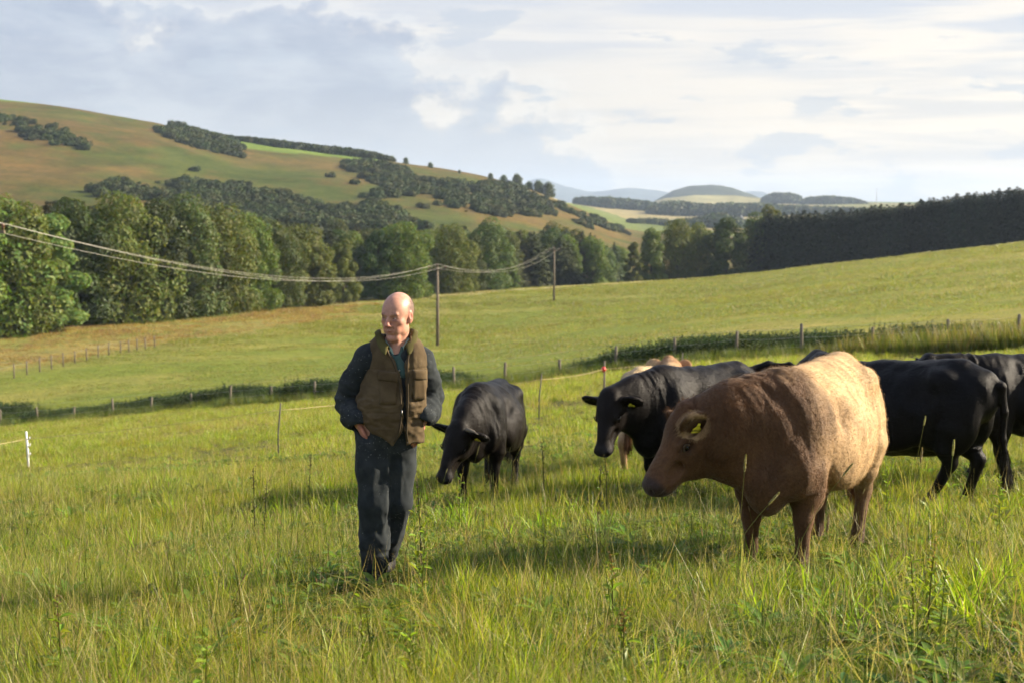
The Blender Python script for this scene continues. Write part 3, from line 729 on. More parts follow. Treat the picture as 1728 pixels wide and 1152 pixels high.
# ------------------------------------------------------------------ sculpting kit: smooth union of rounded forms, meshed in one skin
class Clay:
    def __init__(s, lo, hi, vox):
        s.lo = np.array(lo, float); s.v = vox; s.n = np.ceil((np.array(hi)-s.lo)/vox).astype(int)+1
        s.F = np.full(tuple(s.n), 1.0, np.float32)
    def _sub(s, lo, hi):
        i0 = np.maximum(0, np.floor((lo-s.lo)/s.v).astype(int)); i1 = np.minimum(s.n, np.ceil((hi-s.lo)/s.v).astype(int)+1)
        if np.any(i1 <= i0): return None, None
        sl = tuple(slice(a, b) for a, b in zip(i0, i1))
        g = np.meshgrid(*[s.lo[k]+s.v*np.arange(i0[k], i1[k]) for k in range(3)], indexing='ij')
        return sl, np.stack(g, -1)
    def _put(s, sl, d_, k, op='u'):
        A = s.F[sl]
        if op == 'u':
            h = np.clip(.5+.5*(A-d_)/k, 0, 1); s.F[sl] = A*(1-h)+d_*h-k*h*(1-h)
        elif op == 'i':
            h = np.clip(.5-.5*(A-d_)/k, 0, 1); s.F[sl] = A*(1-h)+d_*h+k*h*(1-h)
        else:
            d_ = -d_; h = np.clip(.5-.5*(A-d_)/k, 0, 1); s.F[sl] = A*(1-h)+d_*h+k*h*(1-h)
    def cap(s, a, b, ra, rb, k=.04, flat=None, op='u'):
        """tapered capsule; flat=(axis, f) squashes it along axis by f"""
        a = np.asarray(a, float); b = np.asarray(b, float); R = max(ra, rb)+k+.03
        sl, P = s._sub(np.minimum(a, b)-R, np.maximum(a, b)+R)
        if sl is None: return
        ba = b-a; q = P-a
        mul = 1.0
        if flat is not None:
            ax, f = np.asarray(flat[0], float), flat[1]; ax = ax/np.linalg.norm(ax)
            q = q+np.einsum('...i,i', q, ax)[..., None]*ax*(1/f-1); ba = ba+np.dot(ba, ax)*ax*(1/f-1); mul = min(1, f)
        t = np.clip(np.einsum('...i,i', q, ba)/(np.dot(ba, ba)+1e-12), 0, 1)
        d_ = (np.linalg.norm(q-t[..., None]*ba, axis=-1)-(ra+(rb-ra)*t))*mul
        s._put(sl, d_.astype(np.float32), k, op)
    def chain(s, pts, k=.04, flat=None, op='u'):
        for (a, ra), (b, rb) in zip(pts[:-1], pts[1:]): s.cap(a, b, ra, rb, k, flat, op)
    def ell(s, c, r, k=.04, R=None, op='u'):
        c = np.asarray(c, float); r = np.asarray(r, float); m = r.max()+k+.03
        sl, P = s._sub(c-m, c+m)
        if sl is None: return
        q = P-c
        if R is not None: q = q@np.asarray(R)          # columns of R = local axes
        k0 = np.linalg.norm(q/r, axis=-1); k1 = np.linalg.norm(q/(r*r), axis=-1)+1e-9
        s._put(sl, (k0*(k0-1)/k1).astype(np.float32), k, op)
    def mesh(s, smooth=2):
        Fd = s.F; S_ = Fd < 0; n = np.array(Fd.shape)
        c = np.zeros(tuple(n-1), np.int8)
        for i in (0, 1):
            for j in (0, 1):
                for k in (0, 1): c += S_[i:n[0]-1+i, j:n[1]-1+j, k:n[2]-1+k]
        act = np.argwhere((c > 0) & (c < 8)); idx = np.full(tuple(n-1), -1, np.int32)
        idx[tuple(act.T)] = np.arange(len(act))
        pos = np.zeros((len(act), 3)); cnt = np.zeros(len(act))
        for ax in range(3):
            o1, o2 = [k for k in range(3) if k != ax]
            for p in (0, 1):
                for q in (0, 1):
                    A = act.copy(); A[:, o1] += p; A[:, o2] += q; B = A.copy(); B[:, ax] += 1
                    fa = Fd[tuple(A.T)]; fb = Fd[tuple(B.T)]; m = (fa < 0) != (fb < 0)
                    t = np.where(m, fa/(fa-fb+1e-12), 0); Pp = A.astype(float); Pp[:, ax] += t
                    pos[m] += Pp[m]; cnt += m
        pos /= np.maximum(cnt, 1)[:, None]
        quads = []
        for ax in range(3):
            o1, o2 = (ax+1) % 3, (ax+2) % 3
            sl0 = [slice(None)]*3; sl1 = [slice(None)]*3; sl0[ax] = slice(0, n[ax]-1); sl1[ax] = slice(1, n[ax])
            e = S_[tuple(sl0)] != S_[tuple(sl1)]; ed = np.argwhere(e)
            ed = ed[(ed[:, o1] > 0) & (ed[:, o2] > 0) & (ed[:, o1] < n[o1]-1) & (ed[:, o2] < n[o2]-1)]
            def g(da, db):
                q = ed.copy(); q[:, o1] -= da; q[:, o2] -= db; return idx[tuple(q.T)]
            Q = np.stack([g(1, 1), g(0, 1), g(0, 0), g(1, 0)], 1)
            ins = S_[tuple(ed.T)]; Q[~ins] = Q[~ins][:, ::-1]; quads.append(Q)
        Q = np.concatenate(quads); Q = Q[(Q >= 0).all(1)]
        V = s.lo+pos*s.v
        if smooth: V = lap(V, Q, smooth)
        return V, Q
def lap(V, Q, it, lam=.5):
    e = np.concatenate([Q[:, [0, 1]], Q[:, [1, 2]], Q[:, [2, 3]], Q[:, [3, 0]]]); e = np.concatenate([e, e[:, ::-1]])
    deg = np.bincount(e[:, 0], minlength=len(V))[:, None]+1e-9
    for _ in range(it):
        m = np.stack([np.bincount(e[:, 0], V[e[:, 1], k], minlength=len(V)) for k in range(3)], 1)/deg
        V = V+(m-V)*lam
    return V
def vnormals(V, Q):
    n = np.cross(V[Q[:, 2]]-V[Q[:, 0]], V[Q[:, 3]]-V[Q[:, 1]]); out = np.zeros_like(V)
    for k in range(4):
        for a in range(3): out[:, a] += np.bincount(Q[:, k], n[:, a], minlength=len(V))
    return out/(np.linalg.norm(out, axis=1)[:, None]+1e-12)
def hair(name, V, Nm, dirs, n, length, width, cols, mat, parent, seed=0, lift=.35, wgt=None):
    """n short tapering hairs growing from the skin, combed along dirs"""
    r = np.random.default_rng(seed)
    pk = r.choice(len(V), n, p=wgt/wgt.sum() if wgt is not None else None)
    nn_ = Nm[pk]; d_ = dirs[pk]; d_ = d_-nn_*np.sum(d_*nn_, 1)[:, None]; d_ /= np.linalg.norm(d_, axis=1)[:, None]+1e-9
    d_ = d_+r.normal(size=(n, 3))*.22+nn_*(lift*r.uniform(.4, 1.5, n))[:, None]; d_ /= np.linalg.norm(d_, axis=1)[:, None]
    sd = np.cross(d_, nn_+r.normal(size=(n, 3))*.3); sd /= np.linalg.norm(sd, axis=1)[:, None]+1e-9
    Ln = (length[pk] if isinstance(length, np.ndarray) else length)*r.uniform(.6, 1.25, n)
    root = V[pk]+r.normal(size=(n, 3))*.006; root -= nn_*.002
    wd = width*r.uniform(.7, 1.3, n)
    P = np.stack([root-sd*wd[:, None], root+sd*wd[:, None], root+d_*Ln[:, None]], 1).reshape(-1, 3)
    kc_ = np.repeat(cols[pk]*r.uniform(.86, 1.14, (n, 1)), 3, axis=0)
    return mobj(name, P, np.arange(3*n).reshape(n, 3), mat, parent, smooth=False, col=kc_)
def coat_mat(name, rough=.5, spec=.35, sheen=.2, sheen_c=(1, .85, .7), bump=.5):
    m, t, b = pmat(name, rough, spec); a = attr(t); tc = N(t, 'ShaderNodeTexCoord')
    st_ = noise(t, vmul(t, tc.outputs['Object'], (22, 75, 60)), 1.0, 7, .72, .6)
    st3 = noise(t, tc.outputs['Object'], 7, 4, .6)
    c = mix(t, 1.0, a.outputs['Color'], ramp(t, st_, [(.3, (.68, .66, .64)), (.7, (1.35, 1.35, 1.35))]), 'MULTIPLY')
    c = mix(t, 1.0, c, ramp(t, st3, [(.3, (.82, .80, .78)), (.7, (1.2, 1.2, 1.2))]), 'MULTIPLY')
    L(t, c, b.inputs['Base Color'])
    b.inputs['Sheen Weight'].default_value = sheen; b.inputs['Sheen Roughness'].default_value = .4
    b.inputs['Sheen Tint'].default_value = sheen_c+(1,)
    bp = N(t, 'ShaderNodeBump'); bp.inputs['Strength'].default_value = bump; bp.inputs['Distance'].default_value = .012
    L(t, st_, bp.inputs['Height']); L(t, bp.outputs[0], b.inputs['Normal'])
    return m
M_black = coat_mat('black_coat', .42, .10, .0, (.9, .85, .8), .6)
M_brown = coat_mat('brown_coat', .65, .2, .15, (1, .85, .65), .7)
def hair_mat(name, rough, trans, spec=.12):
    m = bpy.data.materials.new(name); m.use_nodes = True; t = m.node_tree; t.nodes.clear()
    a = attr(t); p = N(t, 'ShaderNodeBsdfPrincipled'); p.inputs['Roughness'].default_value = rough
    p.inputs['Specular IOR Level'].default_value = spec; L(t, a.outputs['Color'], p.inputs['Base Color'])
    tr = N(t, 'ShaderNodeBsdfTranslucent'); L(t, a.outputs['Color'], tr.inputs['Color'])
    ms = N(t, 'ShaderNodeMixShader'); ms.inputs[0].default_value = trans
    L(t, p.outputs[0], ms.inputs[1]); L(t, tr.outputs[0], ms.inputs[2])
    L(t, ms.outputs[0], N(t, 'ShaderNodeOutputMaterial').inputs[0]); return m
M_hairb = hair_mat('brown_hair', .5, .35); M_hairk = hair_mat('black_hair', .42, .0, .22)
M_eye = simple('cow_eye', (.008, .005, .004), .15, .1, 5, .3, 0)
M_hoof = simple('hoof', (.05, .04, .035), .5, .2, 20)
M_horn = simple('horn', (.15, .125, .09), .4, .2, 20)
M_tag = simple('yellow_tag', (.78, .70, .05), .45, .04, 9, .4, 0)
M_print = simple('tag_print', (.05, .05, .03), .6, .1, 9, .3, 0)
def unit(v): v = np.asarray(v, float); return v/np.linalg.norm(v)
def cow(label, loc, head, s, poll, hdir, hup, style, vox=.013, feet=((0, 0),)*4, tail=None, group=None, tags=('L',), hs=1.1, horn=False, nh=40000, seed=0, yaw_neck=None, fat=1.0, neckb=0.0, drop=0.0, nk=1.0, front=0.0, earL=None, jaw=0, tagtext='6000172'):
    """one beast. Local frame: +x towards the head, +y its left side, z up; sizes of a 1.3 m steer times s.
    poll / hdir / hup are given along world axes, relative to the point on the ground below its middle"""
    hd = math.atan2(head[1], head[0]); x0, y0 = loc; z0 = h1(x0, y0)
    root = empty('cow', (x0, y0, z0), hd); tag(root, label, 'cow', group)
    Rw = np.array([[math.cos(hd), math.sin(hd), 0], [-math.sin(hd), math.cos(hd), 0], [0, 0, 1]])
    poll = Rw@np.array(poll, float)/s; hx = unit(Rw@np.array(hdir, float)); up = unit(Rw@np.array(hup, float))
    hy = unit(np.cross(up, hx)); hz_ = np.cross(hx, hy); HR = np.stack([hx, hy, hz_], 1)    # columns
    def hp(a, b, c): return poll+HR@(np.array([a, b, c])*hs)
    fz = []
    fx = [(.45, .165), (.45, -.165), (-.70, .15), (-.70, -.15)]
    gp = []
    for (a, b), (da, db) in zip(fx, feet):
        p = Rw.T@np.array([(a+da)*s, (b+db)*s, 0]); gz = (h1(x0+p[0], y0+p[1])-z0)/s; gp.append(gz)
    fr = (gp[0]+gp[1])/2; re = (gp[2]+gp[3])/2
    lo = [min(-1.45, poll[0]-.8), min(-.62, poll[1]-.75), min(gp)-.06]; hi = [max(.95, poll[0]+.8), max(.62, poll[1]+.75), 1.62]
    c = Clay(lo, hi, vox/s)
    def bz(x): return re+(fr-re)*(x+.7)/1.15                                    # the trunk follows the slope
    def b(x, y, z): return np.array([x, y, z+bz(x)-drop-front*np.clip((x+.45)/.95, 0, 1)])
    def earframe(sg):
        if sg > 0 and earL:
            e0 = hp(.0, .09, -.085); ed = unit(Rw@np.array(earL[0], float)); e1 = e0+ed*.175*hs; en = unit(Rw@np.array(earL[1], float)); en = unit(en-ed*np.dot(en, ed)); return e0, e1, ed, en
        e0 = hp(.035, .085*sg, -.035); e1 = hp(.02, .255*sg, -.055); ed = unit(e1-e0); en = unit(np.cross(ed, hz_))
        if np.dot(en, hx) < 0: en = -en
        return e0, e1, ed, en
    c.cap(b(.36, 0, .90), b(0, 0, .875), .345, .385, .05, ([0, 1, 0], .74*fat))
    c.cap(b(0, 0, .875), b(-.42, 0, .91), .385, .335, .05, ([0, 1, 0], .86*fat))
    c.cap(b(-.38, 0, .97), b(-.66, 0, 1.0), .31, .25, .06, ([0, 1, 0], .88))
    c.cap(b(.42, 0, 1.18), b(.12, 0, 1.16), .105, .10, .07); c.cap(b(.12, 0, 1.16), b(-.58, 0, 1.20), .10, .10, .07)
    c.cap(b(-.58, 0, 1.20), b(-.80, 0, 1.13), .10, .075, .06)
    for sg in (1, -1):
        c.ell(b(-.50, .18*sg, 1.14), (.11, .085, .08), .10)
        c.ell(b(-.79, .10*sg, 1.07), (.065, .05, .08), .06)
        c.ell(b(.44, .175*sg, .88), (.14, .10, .30), .05); c.ell(b(.56, .15*sg, .80), (.09, .09, .14), .05); c.ell(b(.20, .285*sg*fat, .92), (.07, .06, .26), .08, op='s')
        c.ell(b(.55, .14*sg, .72), (.11, .10, .15), .06)
        c.ell(b(-.62, .165*sg, .84), (.20, .115, .30), .06); c.ell(b(-.34, .33*sg*fat, .72), (.07, .07, .16), .08, op='s')
        c.ell(b(-.44, .19*sg, .70), (.10, .07, .13), .06)
        c.ell(b(-.05, .255*sg*fat, .80), (.36, .10, .24), .10)
        # hollow before the hip
        c.ell(b(-.36, .345*sg*fat, 1.06), (.13, .06, .10), .09, op='s')
    c.ell(b(.62, 0, .66), (.15, .12, .19), .07)
    c.ell(b(-.30, 0, .62), (.25, .16, .14), .08)
    # neck
    B = b(.46, 0, 1.00); Pk = hp(.05, 0, -.10); M1 = B*.5+Pk*.5+np.array([.06, 0, .02+neckb])
    ax = np.cross(Pk-B, np.array([0, 0, 1.])); ax = unit(ax) if np.linalg.norm(ax) > .02 else np.array([0, 1., 0])
    c.cap(B, M1-np.array([0, 0, .02*nk]), .29*(.6+.4*nk), .215*nk, .07, (ax, .64)); c.cap(M1-np.array([0, 0, .02*nk]), Pk, .215*nk, .155*nk, .06, (ax, .70/nk**.6))
    c.cap(b(.44, 0, 1.17), M1+np.array([0, 0, .12]), .10, .085, .07); c.cap(M1+np.array([0, 0, .12]), hp(-.01, 0, -.02), .085, .07, .06)
    thr = hp(.10, 0, -.19); c.cap(b(.62, 0, .72), M1-np.array([0, 0, .13*nk]), .14, .10, .08, (ax, .6)); c.cap(M1-np.array([0, 0, .13*nk]), thr, .10, .075, .06, (ax, .7))
    # head
    hk = .035
    c.ell(hp(.10, 0, -.065), np.array([.135, .118, .112])*hs, hk, HR); c.ell(hp(.0, 0, .012), np.array([.06, .075, .055])*hs, hk, HR)
    c.cap(hp(.10, 0, -.065), hp(.38, 0, -.085), .112*hs, .074*hs, hk, (hy, .86))
    c.cap(hp(.06, 0, -.02), hp(.34, 0, -.045), .062*hs, .040*hs, .03)
    c.ell(hp(.425, 0, -.085), np.array([.062, .082, .060])*hs, .03, HR); c.ell(hp(.40, 0, -.138), np.array([.054, .058, .034])*hs, .022, HR)
    c.cap(hp(.12, 0, -.165), hp(.37, 0, -.140), .075*hs, .042*hs, .035, (hy, .8))
    if jaw: c.ell(hp(-.005, 0, .045), np.array([.050, .065, .045])*hs, .02, HR); c.ell(hp(.12, 0, -.195), np.array([.16, .070, .105])*hs, .05, HR); c.ell(hp(.14, 0, -.10), np.array([.12, .125, .11])*hs, .04, HR); c.cap(hp(.05, 0, -.14), hp(.36, 0, -.10), .11*hs, .072*hs, .04, (hy, .9))
    c.cap(hp(.05, -.05, .005), hp(.05, .05, .005), .045*hs, .045*hs, .03); c.ell(hp(.22, 0, -.035), np.array([.14, .058, .030])*hs, .025, HR)
    for sg in (1, -1):
        c.ell(hp(.30, .062*sg, -.10), np.array([.07, .016, .035])*hs, .03, HR, op='s')
        c.ell(hp(.445, .048*sg, -.070), np.array([.030, .026, .028])*hs, .012, HR)
        c.ell(hp(.12, .055*sg, -.135), np.array([.11, .050, .105])*hs, .035, HR)
        c.ell(hp(.165, .082*sg, -.025), np.array([.050, .026, .020])*hs, .02, HR)
        c.ell(hp(.172, .120*sg, -.055), np.array([.032, .018, .022])*hs, .012, HR, op='s')
        c.ell(hp(.478, .052*sg, -.070), np.array([.020, .014, .012])*hs, .008, HR, op='s')
        # ear: a cupped leaf
        e0, e1, ed, en = earframe(sg)
        ew = unit(np.cross(ed, en))
        mid = e0*.42+e1*.58; Re = np.stack([ed, ew, en], 1)
        c.cap(e0, e0*.6+e1*.4, .036*hs, .040*hs, .02)
        c.ell(mid, np.array([.100, .090, .027])*hs, .016, Re)
        sidef = 1
        c.ell(mid+en*sidef*.020*hs, np.array([.078, .066, .020])*hs, .010, Re, op='s')
    c.cap(hp(.475, -.06, -.118), hp(.34, -.075, -.128), .007, .006, .006, op='s'); c.cap(hp(.475, .06, -.118), hp(.34, .075, -.128), .007, .006, .006, op='s')
    c.cap(hp(.455, -.05, -.118), hp(.455, .05, -.118), .005, .005, .008, op='s')
    # legs
    hoofs = []
    for i, ((a, bb), (da, db)) in enumerate(zip(fx, feet)):
        gz = gp[i]; sg = 1 if bb > 0 else -1
        if i < 2:
            J = [(b(.44, bb, .74), .125), (b(.43, bb, .58), .105), (np.array([a-.01+da*.45, bb+db*.4, .38+gz*.6+bz(.4)*.4]), .060),
                 (np.array([a-.005+da*.5, bb+db*.45, .33+gz*.7+bz(.4)*.3]), .054), (np.array([a-.02+da*.85, bb+db*.8, .14+gz]), .036), (np.array([a-.005+da*.97, bb+db, .085+gz]), .043), (np.array([a+.03+da, bb+db, .03+gz]), .048)]
        else:
            J = [(b(-.60, bb*1.08, .74), .150), (b(-.62+da*.2, bb*1.08, .58), .100), (np.array([-.765+da*.6, bb+db*.5, .43+gz*.6+bz(-.7)*.4]), .056), (np.array([-.765+da*.65, bb+db*.55, .39+gz*.7+bz(-.7)*.3]), .050),
                 (np.array([-.715+da*.9, bb+db*.8, .15+gz]), .038), (np.array([-.70+da*.97, bb+db, .085+gz]), .045), (np.array([-.665+da, bb+db, .03+gz]), .050)]
        c.chain(J, .028); hoofs.append(J[-1][0])
    # tail
    if tail is None: tl = [(-.82, 0, 1.13), (-.90, 0, 1.02), (-.91, .02, .80), (-.89, .03, .55)]
    else: tl = tail
    T = [(np.array(p)+np.array([0, 0, bz(-.8)]), r) for p, r in zip(tl, np.linspace(.036, .017, len(tl)))]
    c.chain(T, .03)
    if style != 'black':
        c.cap(b(-.10, 0, .50), b(-.18, 0, .42), .05, .02, .05)
    V, Q = c.mesh(2)
    Nm = vnormals(V, Q)
    rel = (V-poll)@HR/hs
    wr = vnoise(V, 6, seed, 3)
    # skin folds on the neck, ribs and coat unevenness
    nkm = np.clip(1-np.abs(V[:, 0]-.62)/.28, 0, 1)*(V[:, 2] > .7)
    V = V+Nm*(vnoise(V*[1, 1, .5], 9, seed+3, 2)*.007+np.sin(V[:, 0]*38+V[:, 2]*7)*.0035*np.clip(1-np.abs(V[:, 0]+.12)/.32, 0, 1)*(np.abs(V[:, 1]) > .15)*np.clip((V[:, 2]-.5)*4, 0, 1)+nkm*vnoise(V*[2.6, 1, .5], 10, seed+5, 2)*.016+.010*(1-2.2*np.abs(vnoise(V*[1.3, 1, .55], 5.2, seed+6, 2)))*(V[:, 2] > .55)*(~((V[:, 0] > .75))))[:, None]
    hd_ = np.clip((rel[:, 0]+.05)/.1, 0, 1)*(np.linalg.norm(rel-np.array([.2, 0, -.08]), axis=1) < .36)
    muz = np.clip((rel[:, 0]-.40)/.03, 0, 1)*(np.abs(rel[:, 1]) < .12)*(np.abs(rel[:, 2]+.08) < .12)
    if style == 'black':
        K_ = np.tile(np.array([.0038, .0034, .0036]), (len(V), 1)); K_ = lerp(K_, np.array([.010, .007, .0055]), np.clip(.25+1.0*vnoise(V, 1.6, seed, 2), 0, .8))
        K_ = lerp(K_, np.array([.020, .018, .019]), muz); hc = M_hairk; mt = M_black
    else:
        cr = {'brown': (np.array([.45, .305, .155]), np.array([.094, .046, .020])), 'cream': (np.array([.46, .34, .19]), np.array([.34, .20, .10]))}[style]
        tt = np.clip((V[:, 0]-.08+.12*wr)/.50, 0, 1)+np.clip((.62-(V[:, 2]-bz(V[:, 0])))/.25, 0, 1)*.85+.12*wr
        K_ = lerp(np.tile(cr[0], (len(V), 1)), cr[1], tt)  # brown: golden rear, dark front; partly real coat, partly painted-in light and shade
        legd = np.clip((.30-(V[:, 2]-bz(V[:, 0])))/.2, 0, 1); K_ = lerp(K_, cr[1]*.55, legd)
        ea0, ea1, ead, ean = earframe(1); qe_ = (V-ea0)@ead/(.19*hs); qd_ = np.linalg.norm(V-ea0-np.clip(qe_, 0, 1)[:, None]*ead*.19*hs, axis=1); qn_ = (V-ea0)@ean
        K_ = lerp(K_, cr[0]*1.15, (qd_ < .085)*np.clip(qe_*2.2-.5, 0, .6)*(1-.9*(qn_ > -.004)*(qd_ < .05)))
        K_ = lerp(K_, np.array([.040, .025, .020]), muz); K_ = lerp(K_, np.array([.20, .10, .05]), np.clip(1-np.linalg.norm(rel-np.array([.0, 0, .01]), axis=1)/.13, 0, 1)); hc = M_hairb; mt = M_brown
    ey = np.minimum(np.linalg.norm((rel-np.array([.172, .10, -.054]))/np.array([1.3, 1, 1]), axis=1), np.linalg.norm((rel-np.array([.172, -.10, -.054]))/np.array([1.3, 1, 1]), axis=1))
    K_ = K_*(1-.65*np.clip(1-ey/.055, 0, 1))[:, None]; nos = np.linalg.norm(np.abs(rel)-np.array([.478, .055, .070]), axis=1); K_ = K_*(1-.7*np.clip(1-nos/.03, 0, 1))[:, None]
    K_ = K_*(1+.30*vnoise(V*[1.6, 1, .45], 13, seed+8, 3)+.14*vnoise(V, 4, seed+9, 2))[:, None]
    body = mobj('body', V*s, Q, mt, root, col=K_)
    # coat: combed back and down, longer along the crest, belly and ears
    D_ = np.tile(np.array([-.75, 0, -.55]), (len(V), 1)); D_[:, 2] -= .6*(np.abs(Nm[:, 1]) > .5); leg = V[:, 2] < .5+bz(V[:, 0]); D_[leg] = [0, 0, -1]
    hm = hd_ > .5; D_[hm] = -hx*.2+np.array([0, 0, -.2])+hx*.9
    neck = (V[:, 0] > .5) & ~hm; D_[neck] = unit(B-Pk)*.5+np.array([0, 0, -.9])
    Ln = np.full(len(V), .016 if style != 'black' else .013)
    eq0, eq1, eqd, eqn = earframe(1); tq_ = np.clip((V-eq0)@eqd/(.19*hs), 0, 1); ear = (((np.abs(rel[:, 1]) > .13)*(rel[:, 0] < .14)*(np.linalg.norm(rel, axis=1) < .36)) | ((np.linalg.norm(V-eq0-tq_[:, None]*eqd*.19*hs, axis=1) < .10) & (tq_ > .25)))*(~((np.abs((V-eq0)@eqn) < .03)*((V-eq0)@eqn > .0)*(tq_ > .1)*(tq_ < .8)))
    Ln = Ln*(1+.6*(Nm[:, 2] > .8)*(V[:, 0] > .2)+.7*(Nm[:, 2] < -.5)*(~leg)+1.0*ear+(1.0+.6*jaw)*(np.linalg.norm(rel-np.array([0, 0, .03]), axis=1) < .10))
    Ln[hm & (ear < .5)] *= .55; Ln[muz > .3] *= .2; Ln[leg] *= .6
    if nh:
        ed_ = np.linalg.norm(V[Q[:, 2]]-V[Q[:, 0]], axis=1)
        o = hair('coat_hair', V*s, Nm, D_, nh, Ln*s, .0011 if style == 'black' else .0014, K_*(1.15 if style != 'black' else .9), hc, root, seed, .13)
        o['kind'] = 'stuff'
    # eyes, hooves, tail switch, tags, horn
    for sg in (1, -1):
        e = Clay([-.03]*3, [.03]*3, .005); e.ell((0, 0, 0), (.019, .013, .016), .004); Ve, Qe = e.mesh(1)
        eo = mobj('eye', (Ve@HR.T*hs+hp(.172, .100*sg, -.054))*s, Qe, M_eye, root)
        lid = tube([(hp(.155+.045*q, (.106+.012*math.sin(q*3.14))*sg, -.054+.023*math.sin(q*3.14)))*s for q in np.linspace(0, 1, 7)], .0062*s, 6)
        mobj('eyelid', lid[0], lid[1], mt, root, col=np.tile(K_.mean(0)*.22, (len(lid[0]), 1)))
    for hpnt in hoofs:
        hcx = Clay([-.09, -.07, -.03], [.10, .07, .08], .008)
        for q in (-1, 1): hcx.cap((.0, .020*q, .035), (.035, .024*q, .018), .036, .028, .012)
        Vh, Qh = hcx.mesh(1); Vh[:, 2] = np.maximum(Vh[:, 2], -.005)
        mobj('hoof', (Vh+hpnt-np.array([0, 0, .02]))*s, Qh, M_hoof, root)
    T1 = T[-1][0]; T0 = T[-2][0]; td = unit(T1-T0); n = 1400; r = np.random.default_rng(seed+9)
    q = r.uniform(0, 1, n); rt = T0+(T1-T0)*(.55+.5*q[:, None])+r.normal(size=(n, 3))*.012
    dd_ = td+r.normal(size=(n, 3))*.14+np.array([0, 0, -.35]); dd_ /= np.linalg.norm(dd_, axis=1)[:, None]
    tip = rt+dd_*r.uniform(.18, .36, n)[:, None]; sd = np.cross(dd_, r.normal(size=(n, 3))); sd /= np.linalg.norm(sd, axis=1)[:, None]
    P = np.stack([rt-sd*.002, rt+sd*.002, tip], 1).reshape(-1, 3)*s
    kc_ = np.tile(K_[0]*0+(np.array([.02, .015, .012]) if style == 'black' else np.array([.16, .08, .04])), (3*n, 1))
    mobj('tail_switch', P, np.arange(3*n).reshape(n, 3), hc, root, smooth=False, col=kc_)['kind'] = 'stuff'
    for tg in tags:
        sg = 1 if tg == 'L' else -1
        e0, e1, ed, en = earframe(sg); sf = 1
        ctr = e0*.45+e1*.55+en*sf*.026*hs; wx = -ed; wz = unit(np.cross(en, ed)); 
        if wz[2] < 0: wz = -wz
        wz = unit(wz*.98+ed*.12); wx = np.cross(wz, en*sf)
        out = [(-.030, -.036), (.030, -.036), (.030, -.008), (.012, .006), (.009, .030), (-.009, .030), (-.012, .006), (-.030, -.008)]
        Vt = [ctr+wx*a_+wz*b_+en*sf*zz for zz in (0, .003) for a_, b_ in out]
        k8 = list(range(8)); Ft = [tuple(k8[::-1]), tuple(k+8 for k in k8)]+[(k, (k+1) % 8, (k+1) % 8+8, k+8) for k in range(8)]
        tg_o = mobj('ear_tag', [v*s for v in Vt], Ft, M_tag, root, False)
        stud = tube([(ctr+wz*.022+en*sf*.002)*s, (ctr+wz*.022+en*sf*.009)*s], .006, 8); mobj('stud', stud[0], stud[1], M_tag, tg_o)
        cu = bpy.data.curves.new('tag_number', 'FONT'); cu.body = tagtext; cu.size = .019*s; cu.extrude = .0004; cu.align_x = 'CENTER'; cu.align_y = 'CENTER'
        cu.materials.append(M_print); cto = bpy.data.objects.new('tag_curve', cu); sc.collection.objects.link(cto); cme = bpy.data.meshes.new_from_object(cto.evaluated_get(bpy.context.evaluated_depsgraph_get())); bpy.data.objects.remove(cto); co = bpy.data.objects.new('tag_number', cme); sc.collection.objects.link(co); co.parent = tg_o
        nx_ = en*sf; Mx = np.stack([np.cross(wz, nx_), wz, nx_], 1); Mt = Matrix(Mx.tolist()).to_4x4(); Mt.translation = Vector(((ctr-wz*.018+nx_*.0045)*s).tolist()); co.matrix_local = Mt
    if horn:
        sg = horn; P = [hp(.02, .055*sg, .01), hp(.01, .11*sg, .025), hp(.02, .17*sg, .032), hp(.035, .215*sg, .034)]
        tb = tube([p*s for p in P], [.024*s, .020*s, .014*s, .003], 10); mobj('horn', tb[0], tb[1], M_horn, root)
    return root
# ------------------------------------------------------------------ the cattle
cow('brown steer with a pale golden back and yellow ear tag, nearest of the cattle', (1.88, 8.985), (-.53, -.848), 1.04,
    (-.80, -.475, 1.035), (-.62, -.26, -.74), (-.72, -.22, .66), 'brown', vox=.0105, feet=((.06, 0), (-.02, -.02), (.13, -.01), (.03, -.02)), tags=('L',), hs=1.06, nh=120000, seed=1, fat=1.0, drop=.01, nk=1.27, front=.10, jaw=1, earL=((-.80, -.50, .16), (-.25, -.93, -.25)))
cow('black steer with a short horn, head lowered beside the farmer', (-.24, 14.1), (-.20, -.98), .93,
    (-.26, -.84, .84), (-.34, -.42, -.84), (-.35, -.80, .48), 'black', vox=.013, feet=((0, 0), (.12, .02), (0, 0), (.1, 0)), tags=('L',), horn=1, hs=1.2, nh=45000, seed=2, fat=1.04, drop=.05, nk=1.1, tagtext='410')
cow('black cow with head up and ears out, looking left behind the brown steer', (1.76, 13.6), (-.75, -.66), 1.03,
    (-.86, -.66, 1.08), (-.24, -.42, -.86), (-.50, -.62, .60), 'black', vox=.013, feet=((.05, 0), (-.05, 0), (0, 0), (.1, 0)), tail=[(-.82, 0, 1.17), (-.96, .10, 1.22), (-1.08, .26, 1.22), (-1.12, .42, 1.18)], tags=('L',), hs=1.12, nh=45000, seed=3, drop=.05, nk=1.1, tagtext='385')
cow('pale cream cow facing away, mostly hidden behind the black cow', (1.66, 16.0), (.45, .89), .93,
    (.22, .95, 1.15), (.35, .8, -.4), (.2, .5, .85), 'cream', vox=.014, feet=((0, 0),)*4, tags=(), nh=45000, seed=4)
